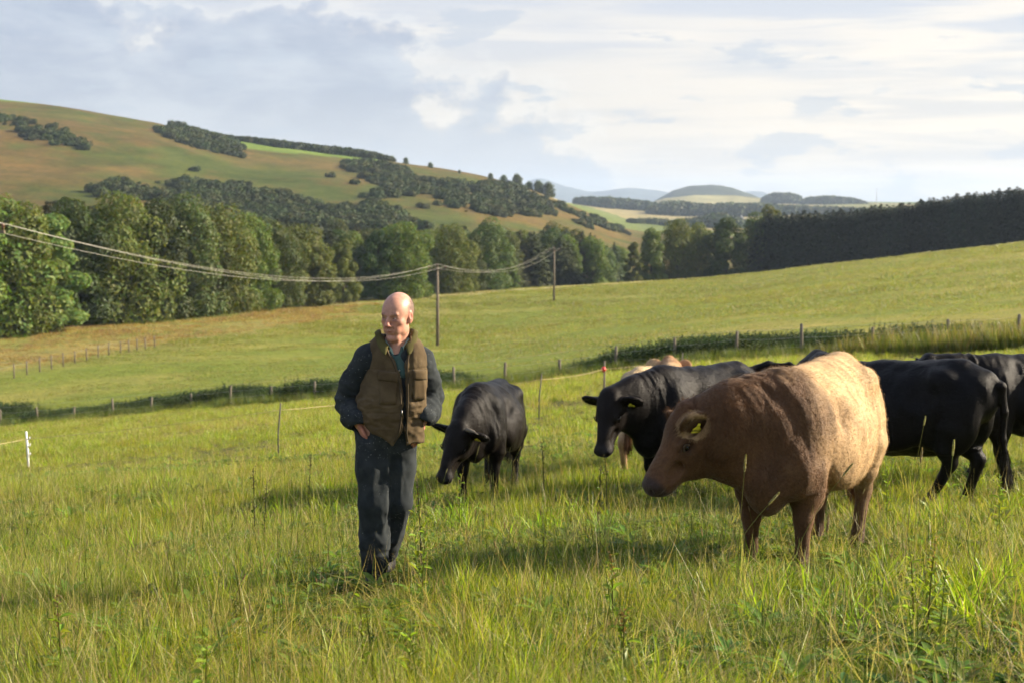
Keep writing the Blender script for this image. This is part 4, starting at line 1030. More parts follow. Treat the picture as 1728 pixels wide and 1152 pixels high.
cow('large black cow side-on with a hanging tail, right behind the brown steer', (3.40, 12.65), (-.80, .60), 1.05,
    (-.50, .80, 1.26), (-.75, .2, -.5), (-.5, .1, .85), 'black', vox=.013, feet=((-.20, 0), (-.05, 0), (.30, 0), (.08, 0)), tail=[(-.82, 0, 1.13), (-.92, -.02, 1.06), (-.95, -.04, .85), (-.94, -.06, .62), (-.96, -.08, .45)], tags=(), nh=45000, seed=5, fat=1.06, drop=.03, nk=1.1)
cow('black cow cut off by the right picture edge, standing behind the large black one', (5.15, 14.0), (-.97, -.22), 1.02,
    (-1.05, -.1, 1.22), (-.8, -.1, -.6), (-.6, 0, .8), 'black', vox=.014, feet=((-.05, 0), (.08, 0), (0, 0), (0, 0)), tags=(), nh=25000, seed=6, fat=1.05, drop=.04)
# ------------------------------------------------------------------ the farmer
MX, MY = -.78, 8.35
farmer = empty('person', (MX, MY, h1(MX, MY)+.01), 0); farmer.scale = (1.03, 1.03, 1.045)
tag(farmer, 'bald farmer in brown gilet and paint-spattered dark overalls, hands in pockets, looking left', 'person')
def cloth(name, c0, c1, speck=0, rough=.85, weave=220, seed=0, spec=.12, stain=None):
    m, t, b = pmat(name, rough, spec); tc = N(t, 'ShaderNodeTexCoord'); o = tc.outputs['Object']
    c = mix(t, sstep(t, noise(t, o, 9, 5, .6), .35, .65), c0, c1)
    if stain: c = mix(t, mth(t, 'MULTIPLY', sstep(t, noise(t, o, 5.5, 4, .65, .5), .56, .70), .5), c, stain)
    if speck:
        vo = N(t, 'ShaderNodeTexVoronoi'); vo.inputs['Scale'].default_value = 70; L(t, o, vo.inputs['Vector'])
        gate = sstep(t, noise(t, o, 6, 3, .6), .50, .60)
        dot = mth(t, 'LESS_THAN', vo.outputs['Distance'], .11)
        n2_ = sstep(t, noise(t, vmul(t, o, (60, 60, 22)), 1.0, 4, .7), .69, .73)
        cov = mth(t, 'MAXIMUM', mth(t, 'MULTIPLY', dot, gate), mth(t, 'MULTIPLY', n2_, gate))
        c = mix(t, mth(t, 'MULTIPLY', cov, speck), c, (.55, .55, .52))
    L(t, c, b.inputs['Base Color'])
    bp = N(t, 'ShaderNodeBump'); bp.inputs['Strength'].default_value = .35; bp.inputs['Distance'].default_value = .004
    h_ = mth(t, 'ADD', mth(t, 'MULTIPLY', noise(t, o, weave, 2, .5), .3), noise(t, o, 30, 5, .6))
    L(t, h_, bp.inputs['Height']); L(t, bp.outputs[0], b.inputs['Normal']); b.inputs['Sheen Weight'].default_value = .02
    return m
M_over = cloth('overall_cotton', (.0190, .0235, .0262), (.0330, .0385, .0410), .8, stain=(.052, .055, .052))
M_gilet = cloth('gilet_moleskin', (.074, .051, .026), (.108, .077, .041), 0, stain=(.055, .038, .022))
M_collar = cloth('collar_fleece', (.070, .062, .020), (.095, .085, .028), 0)
M_shirt = cloth('shirt_cotton', (.22, .33, .285), (.30, .42, .36), 0)
M_shirt2 = cloth('shirt_dark', (.045, .085, .078), (.06, .11, .10), 0)
M_tape = cloth('zip_tape', (.05, .038, .022), (.07, .052, .03), 0)
M_boot = simple('muddy_boot', (.008, .007, .006), .6, .35, 30, .4, .6)
M_metal = simple('zip_metal', (.35, .33, .30), .35, .1, 50, .5, 0, 1)
ms, t, b = pmat('skin', .46, .34)
a = attr(t); tc = N(t, 'ShaderNodeTexCoord')
c = mix(t, 1.0, a.outputs['Color'], ramp(t, noise(t, tc.outputs['Object'], 45, 4, .6), [(.3, (.88, .82, .80)), (.7, (1.10, 1.08, 1.06))]), 'MULTIPLY')
L(t, c, b.inputs['Base Color']); b.inputs['Subsurface Weight'].default_value = .12; b.inputs['Subsurface Radius'].default_value = (.02, .008, .004); b.inputs['Subsurface Scale'].default_value = .5
bp = N(t, 'ShaderNodeBump'); bp.inputs['Strength'].default_value = .25; bp.inputs['Distance'].default_value = .002
L(t, noise(t, tc.outputs['Object'], 160, 4, .6), bp.inputs['Height']); L(t, bp.outputs[0], b.inputs['Normal'])
A = lambda *v: np.array(v, float)
# pose (x = right in the picture, y = away, z = up)
HC = A(.105, -.035, 1.560)
yawh = math.radians(26); pit = math.radians(5)
fw = A(-math.sin(yawh)*math.cos(pit), -math.cos(yawh)*math.cos(pit), -math.sin(pit)); rt = unit(np.cross(fw, A(0, 0, 1))); uph = np.cross(rt, fw)
# rt points to the picture's left when he faces us: use his own left as +x
lf = -rt; HRm = np.stack([lf, fw, uph], 1); hsz = 1.06
def fp(x, f, z): return HC+HRm@(A(x, f, z)*hsz)
hdc = Clay(HC-A(.19, .19, .33), HC+A(.19, .19, .17), .0032)
def E(p, r, k=.012, op='u'): hdc.ell(fp(*p), np.array(r)*hsz, k, HRm, op)
def Cp(p, q, ra, rb, k=.012, flat=None, op='u'): hdc.cap(fp(*p), fp(*q), ra*hsz, rb*hsz, k, flat, op)
E((0, -.016, .032), (.076, .098, .092)); E((0, .030, .020), (.066, .064, .082), .02); E((0, .036, -.045), (.054, .056, .072), .02)
for q in (1, -1):
    E((.042*q, .012, -.060), (.018, .036, .032), .024); E((.043*q, .054, -.022), (.020, .022, .018), .024)
    E((.024*q, .066, -.060), (.022, .020, .026), .020)
E((0, .070, -.108), (.024, .023, .021), .016); Cp((-.02, .055, -.105), (.02, .055, -.105), .020, .020, .014)
Cp((-.040, .078, .022), (-.010, .088, .018), .010, .010, .010); Cp((.040, .078, .022), (.010, .088, .018), .010, .010, .010)
Cp((0, .084, .016), (0, .112, -.030), .0085, .0125, .008); E((0, .109, -.034), (.0135, .014, .011), .006)
for q in (1, -1):
    E((.014*q, .100, -.038), (.0075, .011, .0075), .005); E((.031*q, .098, .000), (.018, .015, .0115), .009, 's')
    E((.0065*q, .112, -.046), (.0035, .005, .003), .003, 's')
    Cp((.016*q, .084, .006), (.046*q, .072, .004), .0055, .005, .004); E((.031*q, .0785, -.012), (.016, .007, .006), .006)
    Cp((.021*q, .092, -.046), (.030*q, .080, -.066), .0018, .0018, .007, op='s')
Cp((-.019, .083, -.066), (0, .094, -.063), .0045, .0060, .004); Cp((.019, .083, -.066), (0, .094, -.063), .0045, .0060, .004)
Cp((-.016, .084, -.077), (.016, .084, -.077), .0065, .0065, .004)
Cp((-.022, .090, -.071), (0, .100, -.070), .0018, .0018, .002, op='s'); Cp((.022, .090, -.071), (0, .100, -.070), .0018, .0018, .002, op='s')
Cp((-.012, .092, -.088), (.012, .092, -.088), .004, .004, .006, op='s')
for q in (1, -1):
    tilt = np.array(HRm)@np.array([[math.cos(.35*q), -math.sin(.35*q), 0], [math.sin(.35*q), math.cos(.35*q), 0], [0, 0, 1]])
    hdc.ell(fp(.0745*q, -.010, -.004), A(.0100, .018, .033)*hsz, .010, tilt); hdc.ell(fp(.0845*q, -.006, .002), A(.006, .010, .018)*hsz, .003, tilt, 's')
    hdc.ell(fp(.070*q, -.003, -.030), A(.008, .011, .010)*hsz, .008, tilt)
NB = A(.095, .01, 1.33)
hdc.cap(fp(0, -.018, -.075), NB, .054, .062, .022); hdc.cap(fp(0, .02, -.10), A(.098, -.05, 1.34), .030, .045, .02)
hdc.chain([(fp(.03, .0, -.10), .016), (A(.125, -.055, 1.36), .013)], .015); hdc.chain([(fp(-.03, .0, -.10), .016), (A(.075, -.06, 1.36), .013)], .015)
Vh, Qh = hdc.mesh(1)
rel = (Vh-HC)@HRm/hsz
skin0 = A(.48, .262, .185); red = A(.47, .175, .125)
K_ = np.tile(skin0, (len(Vh), 1))
def blob(c_, r, col_, a_, K_): w_ = np.clip(1-np.linalg.norm((rel-np.array(c_))/np.array(r), axis=1), 0, 1); return lerp(K_, np.array(col_), w_*a_)
for q in (1, -1):
    K_ = blob((.042*q, .07, -.035), (.045, .05, .04), red, .55, K_); K_ = blob((.085*q, 0, 0), (.03, .04, .05), red, .7, K_)
    K_ = blob((.031*q, .085, -.008), (.026, .03, .012), (.25, .13, .10), .8, K_)  # eye-socket shading painted into the skin colour
K_ = blob((0, .11, -.03), (.03, .04, .03), red, .9, K_); K_ = blob((0, .09, -.071), (.026, .03, .010), (.33, .12, .10), .9, K_)
K_ = blob((0, -.01, .12), (.09, .11, .07), (.60, .33, .25), .6, K_)
K_ = blob((0, .07, -.10), (.08, .06, .05), (.44, .23, .18), .6, K_)
K_ = K_*(1+.10*vnoise(rel, 55, 3, 3))[:, None]
hairm = np.clip((.020-rel[:, 1]-.25*np.maximum(rel[:, 2]-.02, 0))/.02, 0, 1)*np.clip((rel[:, 2]-.012+.07*np.clip((-.02-rel[:, 1])/.02, 0, 1))/.02, 0, 1)*np.clip((.085-rel[:, 2]-.35*rel[:, 1])/.03, 0, 1)*(np.abs(rel[:, 0]) < .0775+.5*(rel[:, 1] < -.03))
K_ = lerp(K_, A(.15, .115, .095), hairm*.75)
# hands ------------------------------------------------------------
def hand(c, wrist, pdir, ndir, tsign, curl, k=.006, sc_=1.0):
    """palm, four fingers with three bones, and a thumb from the side of the palm. ndir = palm side"""
    p = unit(pdir); n = unit(np.array(ndir)-p*np.dot(ndir, p)); sdv = np.cross(p, n)*tsign     # sdv points to the thumb side
    c.cap(wrist-p*.06, wrist, .029*sc_, .026*sc_, k*2, (n, .75))
    pc = wrist+p*.05*sc_
    Rm = np.stack([p, sdv, n], 1); c.ell(pc, A(.055, .043, .016)*sc_, .012, Rm); c.cap(wrist, wrist+p*.045*sc_, .025*sc_, .028*sc_, .01, (n, .7))
    for i, (off, ln, r0) in enumerate([(.030, .076, .0095), (.010, .084, .0098), (-.010, .078, .0094), (-.029, .062, .0084)]):
        k0 = wrist+p*(.090-.006*abs(i-1))*sc_+sdv*off*sc_; ang = curl*(.6+.1*i); d_ = p; q = k0; rr = r0*sc_
        for j, fr_ in enumerate((.45, .31, .24)):
            d_ = unit(p*math.cos(ang*(j+.6))+n*math.sin(ang*(j+.6))); q2_ = q+d_*ln*fr_*sc_; c.cap(q, q2_, rr, rr*.92, .003); q = q2_; rr *= .92
    t0 = wrist+p*.028*sc_+sdv*.028*sc_; t1 = t0+(p*.7+sdv*.55+n*.25)*.040*sc_; t2 = t1+(p*.95+sdv*.10+n*.25)*.032*sc_
    c.cap(t0, t1, .014*sc_, .0115*sc_, .008); c.cap(t1, t2, .0112*sc_, .0095*sc_, .003)
WL = A(-.115, -.055, .945); WR = A(.245, -.055, .965)
hc1 = Clay(WL-.17, WL+.17, .0045); hand(hc1, WL, A(.45, .05, -.88), A(.80, .25, .4), -1, .25)
hc2 = Clay(WR-.19, WR+.19, .0045); hand(hc2, WR, A(-.30, -.10, -.95), A(-.85, .35, .2), 1, .42)
parts_ = [(Vh, Qh, K_)]
for hc_ in (hc1, hc2):
    v_, q_ = hc_.mesh(1); kk = np.tile(A(.46, .205, .15), (len(v_), 1))*(1+.12*vnoise(v_, 60, 8, 3))[:, None]; parts_.append((v_, q_, kk))
# inner body under the clothes
bd = Clay((-.34, -.30, .02), (.42, .30, 1.50), .016)
TC = lambda z: A(np.interp(z, [.85, 1.05, 1.35], [.035, .06, .095]), np.interp(z, [.85, 1.05, 1.35], [.01, .0, .02]), z)
SHL, SHR = A(-.078, .015, 1.315), A(.238, .045, 1.305); ELL, ELR = A(-.192, .10, 1.06), A(.280, .13, 1.08)
HPL, HPR = A(-.030, .0, .90), A(.105, .025, .90); KNL, KNR = A(-.032, -.050, .50), A(.100, .01, .50); ANL, ANR = A(-.042, -.01, .12), A(.012, .15, .15)
bd.cap(TC(1.30), TC(.95), .15, .15, .04, (A(.2, 1, 0), .7)); bd.cap(SHL, SHR, .05, .05, .05); bd.cap(A(.095, .01, 1.34), A(.098, 0, 1.42), .05, .05, .03)
bd.chain([(SHL, .05), (ELL, .042), (WL, .028)], .02); bd.chain([(SHR, .05), (ELR, .042), (WR, .028)], .02)
bd.chain([(HPL, .085), (KNL, .055), (ANL, .04)], .03); bd.chain([(HPR, .085), (KNR, .055), (ANR, .04)], .03)
v_, q_ = bd.mesh(1); parts_.append((v_, q_, np.tile(skin0, (len(v_), 1))))
Vb = []; Qb = []; Kb = []; o_ = 0
for v_, q_, kk in parts_: Vb.append(v_); Qb.append(q_+o_); Kb.append(kk); o_ += len(v_)
mobj('body', np.concatenate(Vb), np.concatenate(Qb), ms, farmer, col=np.concatenate(Kb))
# short hair at the sides and back, eyebrows, eyes
Nh_ = vnormals(Vh, Qh); M_hairm = hair_mat('grey_brown_hair', .6, .15)
dh = np.tile(A(0, 0, -1.), (len(Vh), 1)); hair('hair', Vh, Nh_, dh, 7000, .007, .0006, np.tile(A(.16, .12, .095), (len(Vh), 1)), M_hairm, farmer, 3, .10, wgt=hairm+1e-9)['kind'] = 'stuff'
bw = sum(np.clip(1-np.linalg.norm((rel-A(.030*q, .088, .0245))/A(.021, .02, .005), axis=1), 0, 1) for q in (1, -1))+1e-9
for q in (1, -1):
    bw = np.clip(1-np.linalg.norm((rel-A(.029*q, .088, .0225))/A(.020, .022, .0046), axis=1), 0, 1)+1e-9
    hair('eyebrow', Vh, Nh_, np.tile(lf*q+A(0, 0, .2), (len(Vh), 1)), 150, .0055, .0005, np.tile(A(.07, .045, .03), (len(Vh), 1)), M_hairm, farmer, 4, .35, wgt=bw)
M_white_eye = simple('eye_white', (.55, .50, .46), .15, .05, 40, .5, 0); M_iris = simple('iris', (.035, .03, .025), .08, .1, 40, .6, 0)
gz_ = unit(A(-.75, -.66, -.02))
for q in (1, -1):
    ec = Clay([-.016]*3, [.016]*3, .003); ec.ell((0, 0, 0), (.0118,)*3, .002); ve, qe = ec.mesh(1)
    cE = fp(.031*q, .0735, .002); eo = mobj('eye', ve+cE, qe, M_white_eye, farmer)
    tb = tube([cE+gz_*.0108, cE+gz_*.0122], [.0058, .0048], 12); mobj('iris', tb[0], tb[1], M_iris, eo)
    for zz, bow, rr in ((.0085, .0045, .0032), (-.0070, -.0018, .0024)):
        lid = tube([fp((.031+.0155*s_)*q, .0835-.0055*s_*s_-.003*(s_ > .5), .002+zz*(1-abs(s_)**1.6)) for s_ in np.linspace(-1, 1, 9)], rr, 7)
        mobj('eyelid', lid[0], lid[1], ms, eo, col=np.tile(A(.40, .19, .14), (len(lid[0]), 1)))
# overalls ----------------------------------------------------------
def fold(V, Nn, specs, seed):
    """creases: ridged noise stretched across each limb"""
    out = np.zeros(len(V))
    for ctr, rad, amp, scl, st_ in specs:
        w_ = np.clip(1-np.linalg.norm((V-ctr)/rad, axis=1), 0, 1)**.7
        r_ = 1-np.abs(vnoise(V*np.array(st_), scl, seed, 2))*2.4; out += amp*w_*r_
    return V+Nn*out[:, None]
ov = Clay((-.36, -.26, .06), (.46, .30, 1.50), .0075)
yv = A(.35, 1, 0)
ov.cap(TC(1.32)+A(0, 0, -.02), TC(1.0), .165, .175, .03, (yv, .74)); ov.cap(TC(1.0), TC(.88), .175, .168, .03, (yv, .76))
ov.cap(SHL+A(.02, 0, .0), A(.06, .03, 1.37), .068, .062, .05); ov.cap(SHR-A(.02, 0, .0), A(.13, .03, 1.37), .066, .062, .05); ov.cap(A(.09, .03, 1.36), A(.095, .02, 1.40), .080, .070, .03)
ov.chain([(SHL+A(.01, 0, 0), .082), (SHL*.45+ELL*.55+A(-.012, 0, 0), .078), (ELL, .074), (ELL*.4+WL*.6+A(-.01, 0, 0), .070), (WL+A(-.004, 0, .035), .058)], .025)
ov.chain([(SHR-A(.01, 0, 0), .080), (SHR*.45+ELR*.55+A(.004, 0, 0), .072), (ELR, .070), (ELR*.4+WR*.6+A(.012, 0, 0), .068), (WR+A(.010, 0, .035), .060)], .025)
ov.chain([(HPL, .112), (HPL*.5+KNL*.5+A(-.004, 0, 0), .098), (KNL, .086), (KNL*.45+ANL*.55, .080), (ANL+A(0, 0, .02), .076)], .030)
ov.chain([(HPR, .106), (HPR*.5+KNR*.5, .094), (KNR, .078), (KNR*.45+ANR*.55, .072), (ANR+A(0, 0, .02), .066)], .022)
# sleeves open at the cuff
dl = unit(WL-ELL); dr = unit(WR-ELR)
ov.cap(WL-dl*.035, WL+dl*.12, .046, .046, .006, op='s'); ov.cap(WR-dr*.035, WR+dr*.12, .048, .048, .006, op='s')
ov.ell(A(.095, -.05, 1.44), (.075, .12, .09), .02, op='s')
V, Q = ov.mesh(1); Nn = vnormals(V, Q)
V = fold(V, Nn, [(ELL, A(.17, .17, .20), .013, 9, (1, 1, 2.2)), (ELR, A(.15, .17, .22), .013, 9, (1.2, 1, 2.2)), (WL+A(-.02, 0, .06), A(.12, .12, .12), .007, 14, (1, 1, 1.6)), (KNL, A(.2, .2, .36), .011, 9, (1.5, 1.2, .35)), (KNR, A(.2, .2, .34), .008, 9, (1.5, 1.2, .35)),
  (ANL+A(0, 0, .09), A(.16, .16, .2), .014, 9, (1, 1, 2.0)), (ANR+A(0, 0, .09), A(.16, .16, .2), .012, 9, (1, 1, 2.0)), (A(.03, -.05, .78), A(.3, .3, .24), .010, 8, (1.4, 1, .5)), (SHL, A(.18, .18, .2), .006, 8, (2, 1, 1)), (SHR, A(.16, .18, .2), .006, 8, (2, 1, 1))], 21)
V = fold(V, Nn, [((SHL+ELL)/2, A(.16, .2, .3), .006, 15, (1, 1, 1.9)), ((SHR+ELR)/2, A(.14, .2, .3), .006, 15, (1, 1, 1.9)), (ELL*.5+WL*.5, A(.16, .2, .2), .008, 17, (1, 1, 1.6)), (ELR*.5+WR*.5, A(.14, .2, .2), .008, 17, (1, 1, 1.6)), (A(.03, -.03, .74), A(.26, .3, .22), .005, 16, (1.3, 1, .7)), (A(.0, 0, .3), A(.3, .4, .3), .006, 14, (1.3, 1, .8))], 44)
V = V+Nn*(vnoise(V, 26, 4, 2)*.0018)[:, None]
cov = mobj('overalls', V, Q, M_over, farmer)
# boots
for an, dy, dx_ in ((ANL, -.16, -.015), (ANR, -.15, -.03)):
    bc = Clay(an-A(.12, .28, .16), an+A(.12, .14, .14), .0075); zf = an[2]-.105
    bc.cap(an+A(0, .01, .06), an+A(0, .02, -.05), .056, .052, .02); bc.cap(A(an[0], an[1]+.02, zf+.045), A(an[0]+dx_, an[1]+dy-.02, zf+.030), .046, .036, .03, (A(0, 0, 1), .80)); bc.ell((an[0]+dx_, an[1]+dy+.01, zf+.036), (.047, .066, .030), .02)
    vv, qq = bc.mesh(1); vv[:, 2] = np.maximum(vv[:, 2], zf-.008+.004*np.sin(vv[:, 1]*180)); bo = mobj('boot', vv, qq, M_boot, farmer)
    for q in range(4):
        p0 = A(an[0], an[1]-.045-.02*q, zf+.105-.012*q); mobj('lace', *tube([p0-A(.025, 0, 0), p0+A(0, -.01, .004), p0+A(.025, 0, 0)], .003, 6), M_tape, bo)
# gilet ---------------------------------------------------------------
gv = Clay((-.24, -.30, .76), (.40, .30, 1.52), .006)
gv.cap(TC(1.32)+A(0, 0, -.02), TC(1.05)+A(0, -.005, 0), .187, .200, .03, (yv, .76)); gv.cap(TC(1.05)+A(0, -.005, 0), TC(.82)+A(.012, -.01, 0), .200, .205, .03, (yv, .74))
gv.cap(SHL+A(.035, 0, .012), A(.05, .035, 1.365), .062, .052, .04); gv.cap(SHR-A(.03, 0, -.006), A(.14, .035, 1.365), .060, .052, .04); gv.cap(A(.092, .045, 1.36), A(.095, .04, 1.385), .088, .076, .03)
# arm holes
gv.cap(SHL+A(-.055, -.01, .05), SHL+A(-.075, .03, -.17), .066, .070, .012, op='s'); gv.cap(SHR+A(.050, 0, .05), SHR+A(.065, .03, -.17), .060, .064, .012, op='s')
Fx = gv.F; g = [gv.lo[k]+gv.v*np.arange(gv.n[k]) for k in range(3)]; GX, GY, GZ = np.meshgrid(*g, indexing='ij')
hem = .845+np.maximum(0, .075-GX)*.78*(GY < .15)+np.maximum(0, GX-.16)*.10+.012*np.sin(GX*40)
Fx = np.maximum(Fx, hem-GZ)
Fx = np.maximum(Fx, GZ-1.455)
xc = np.interp(GZ, [.80, .90, 1.0, 1.1, 1.2, 1.3, 1.4, 1.5], [.108, .138, .150, .152, .146, .130, .108, .10]); hw = np.interp(GZ, [.80, .86, .92, 1.0, 1.1, 1.2, 1.3, 1.36, 1.43], [.048, .034, .014, .010, .012, .017, .030, .052, .072])
wedge = np.maximum(np.abs(GX-xc)-hw, GY+.02)
Fx = np.maximum(Fx, -wedge)
neckh = np.sqrt(((GX-.095)/.070)**2+((GY+.0)/.085)**2)-1; Fx = np.maximum(Fx, -np.maximum(neckh*.07, 1.34-GZ))
gv.F = Fx.astype(np.float32)
V, Q = gv.mesh(1); Nn = vnormals(V, Q)
V = fold(V, Nn, [(A(-.02, -.1, 1.02), A(.22, .3, .17), .016, 8, (.8, 1, 2.4)), (A(.24, -.1, 1.0), A(.16, .3, .24), .012, 8, (1.2, 1, 1.9)), (A(.05, -.1, 1.22), A(.3, .3, .27), .008, 9, (1.3, 1, 1.2)), (A(.2, -.12, 1.25), A(.12, .2, .2), .008, 10, (2.4, 1, .8))], 33)
V = fold(V, Nn, [(A(.0, -.1, .98), A(.22, .3, .16), .007, 16, (.8, 1, 1.9)), (A(.24, -.1, .98), A(.14, .3, .18), .007, 17, (1, 1, 1.9)), (A(.2, -.12, 1.2), A(.1, .2, .2), .005, 20, (2, 1, .9))], 55)
# quilting seam at yoke and waist
for zs in (1.27, 1.03): V = V-Nn*(np.exp(-((V[:, 2]-zs-.02*V[:, 0])/.004)**2)*.004*(V[:, 1] < .05))[:, None]
V = V+Nn*(vnoise(V, 24, 6, 2)*.002)[:, None]
gil = mobj('gilet', V, Q, M_gilet, farmer)
Vg, Ng = V, Nn
def on_gilet(x, z, up=.0):
    """point of the gilet front at (x, z) with its normal"""
    m = (Vg[:, 1] < .0)&(np.abs(Vg[:, 0]-x) < .02)&(np.abs(Vg[:, 2]-z) < .02)
    if not m.any(): m = (Vg[:, 1] < .05)
    Vm = Vg[m]; i = np.argmin(((Vm[:, [0, 2]]-[x, z])**2).sum(1)+Vm[:, 1]*.02); return Vm[i]+Ng[m][i]*up, Ng[m][i]
def patch(name, x0, x1, z0, z1, th, mat, parent, nx=9, nz=7, sk=0.0, rnd=.2):
    """cloth panel lying on the gilet front, following its curve"""
    V = []; Fc = []; P0 = {}
    for i in range(nx):
        for j in range(nz):
            a_, b_ = i/(nx-1), j/(nz-1); x = x0+(x1-x0)*a_; z = z0+(z1-z0)*b_+sk*(a_-.5)
            p, n_ = on_gilet(x, z); P0[i, j] = (A(x, p[1], z), n_)
    ys = np.array([[P0[i, j][0][1] for j in range(nz)] for i in range(nx)])
    for _ in range(2):
        yp = np.pad(ys, 1, mode='edge'); ys = (yp[:-2, 1:-1]+yp[2:, 1:-1]+yp[1:-1, :-2]+yp[1:-1, 2:]+2*ys)/6
    for k in (0, 1):
        for i in range(nx):
            for j in range(nz):
                p = P0[i, j][0].copy(); p[1] = ys[i, j]; edge = (i in (0, nx-1)) or (j in (0, nz-1))
                n_ = unit(P0[i, j][1]+A(0, -.6, 0)); V.append(p+n_*((-.006) if k == 0 else (th*(.45 if edge else 1)+.003)))
    g_ = lambda k, i, j: k*nx*nz+i*nz+j
    for i in range(nx-1):
        for j in range(nz-1):
            Fc.append((g_(1, i, j), g_(1, i+1, j), g_(1, i+1, j+1), g_(1, i, j+1))); Fc.append((g_(0, i, j), g_(0, i, j+1), g_(0, i+1, j+1), g_(0, i+1, j)))
    for i in range(nx-1):
        Fc.append((g_(0, i, 0), g_(0, i+1, 0), g_(1, i+1, 0), g_(1, i, 0))); Fc.append((g_(0, i, nz-1), g_(1, i, nz-1), g_(1, i+1, nz-1), g_(0, i+1, nz-1)))
    for j in range(nz-1):
        Fc.append((g_(0, 0, j), g_(1, 0, j), g_(1, 0, j+1), g_(0, 0, j+1))); Fc.append((g_(0, nx-1, j), g_(0, nx-1, j+1), g_(1, nx-1, j+1), g_(1, nx-1, j)))
    return mobj(name, V, Fc, mat, parent)
patch('pocket', .010, .108, 1.08, 1.235, .004, M_gilet, gil); patch('pocket_flap', .004, .114, 1.205, 1.262, .011, M_gilet, gil, sk=-.008)
patch('pocket', .200, .262, 1.10, 1.245, .004, M_gilet, gil); patch('pocket_flap', .196, .270, 1.212, 1.268, .012, M_gilet, gil, sk=-.006)
for sgn in (-1, 1):
    pts = []; 
    for z in np.linspace(.87, 1.37, 26):
        xx = np.interp(z, [.80, .90, 1.0, 1.1, 1.2, 1.3, 1.4], [.108, .138, .150, .152, .146, .130, .108])+sgn*(np.interp(z, [.80, .86, .92, 1.0, 1.1, 1.2, 1.3, 1.36, 1.43], [.048, .034, .014, .010, .012, .017, .030, .052, .072])+.007)
        p, n_ = on_gilet(xx, z); pts.append(A(xx, p[1], z)+unit(n_+A(0, -.5, 0))*.003)
    pts = np.array(pts); pts[1:-1] = (pts[:-2]+pts[1:-1]*2+pts[2:])/4
    mobj('zip_edge', *tube(pts, .0048, 7), M_tape, gil)
    if sgn < 0: mobj('zip_pull', *tube([pts[9]+A(.004, -.006, 0), pts[9]+A(.006, -.009, -.03)], [.004, .003], 7), M_metal, gil)
# collar: a standing, folded ring open at the front
def collar(name, mat, parent, r0, r1, z0, z1, front0, flare, th, gap, cx=.095, cy=.012, drop=.03, n=44, off=0., lay=.0):
    V = []; Fc = []; m = 7
    an = np.linspace(gap, 2*math.pi-gap, n)+off
    for i, a_ in enumerate(an):
        s_ = -math.sin(a_-off+0); f = math.cos(a_)                   # a=0 points to the camera
        dirv = A(math.sin(a_), -math.cos(a_), 0); e = min(1, min(an[i]-an[0], an[-1]-an[i])/.9)
        for j in range(m):
            q = j/(m-1); rr = (r0+(r1-r0)*q)+flare*max(0, q-.45)*(1.2-e*.5)+lay*(1-e)*q
            zz = z0+(z1-z0)*math.sin(min(1, q*1.5)*math.pi/2)-max(0, q-.55)*drop*3.2*(1.6-e)-front0*(1-e)*(1-.25*q)
            V.append(A(cx, cy, zz)+dirv*rr*A(1, 1.05, 1))
    G = lambda i, j: i*m+j
    for i in range(n-1):
        for j in range(m-1): Fc.append((G(i, j), G(i+1, j), G(i+1, j+1), G(i, j+1)))
    o = mobj(name, V, Fc, mat, parent); md = o.modifiers.new('thick', 'SOLIDIFY'); md.thickness = th; md.offset = 0
    md2 = o.modifiers.new('soft', 'SUBSURF'); md2.levels = 1; md2.render_levels = 1; return o
collar('collar', M_collar, gil, .080, .108, 1.365, 1.485, .085, .045, .011, .42, off=.10, drop=.034, lay=.02)
collar('shirt_collar', M_shirt, farmer, .064, .076, 1.365, 1.440, .075, .018, .004, .16, cy=-.004, off=.12, drop=.022)
# shirt front, throat and overall placket inside the opening
sh = Clay((.0, -.2, 1.22), (.21, .05, 1.42), .006); sh.cap(A(.10, -.055, 1.36), A(.135, -.085, 1.25), .050, .042, .02); sh.ell(A(.098, -.11, 1.40), (.035, .05, .055), .01, op='s'); v_, q_ = sh.mesh(1); mobj('shirt', v_, q_, M_shirt2, farmer)
for k in range(4):
    z = 1.30-.035*k; p, n_ = on_gilet(.128, z); mobj('press_stud', *tube([A(.118+.004*k, p[1]+.020, z), A(.118+.004*k, p[1]+.008, z)], .005, 9), M_metal, cov)
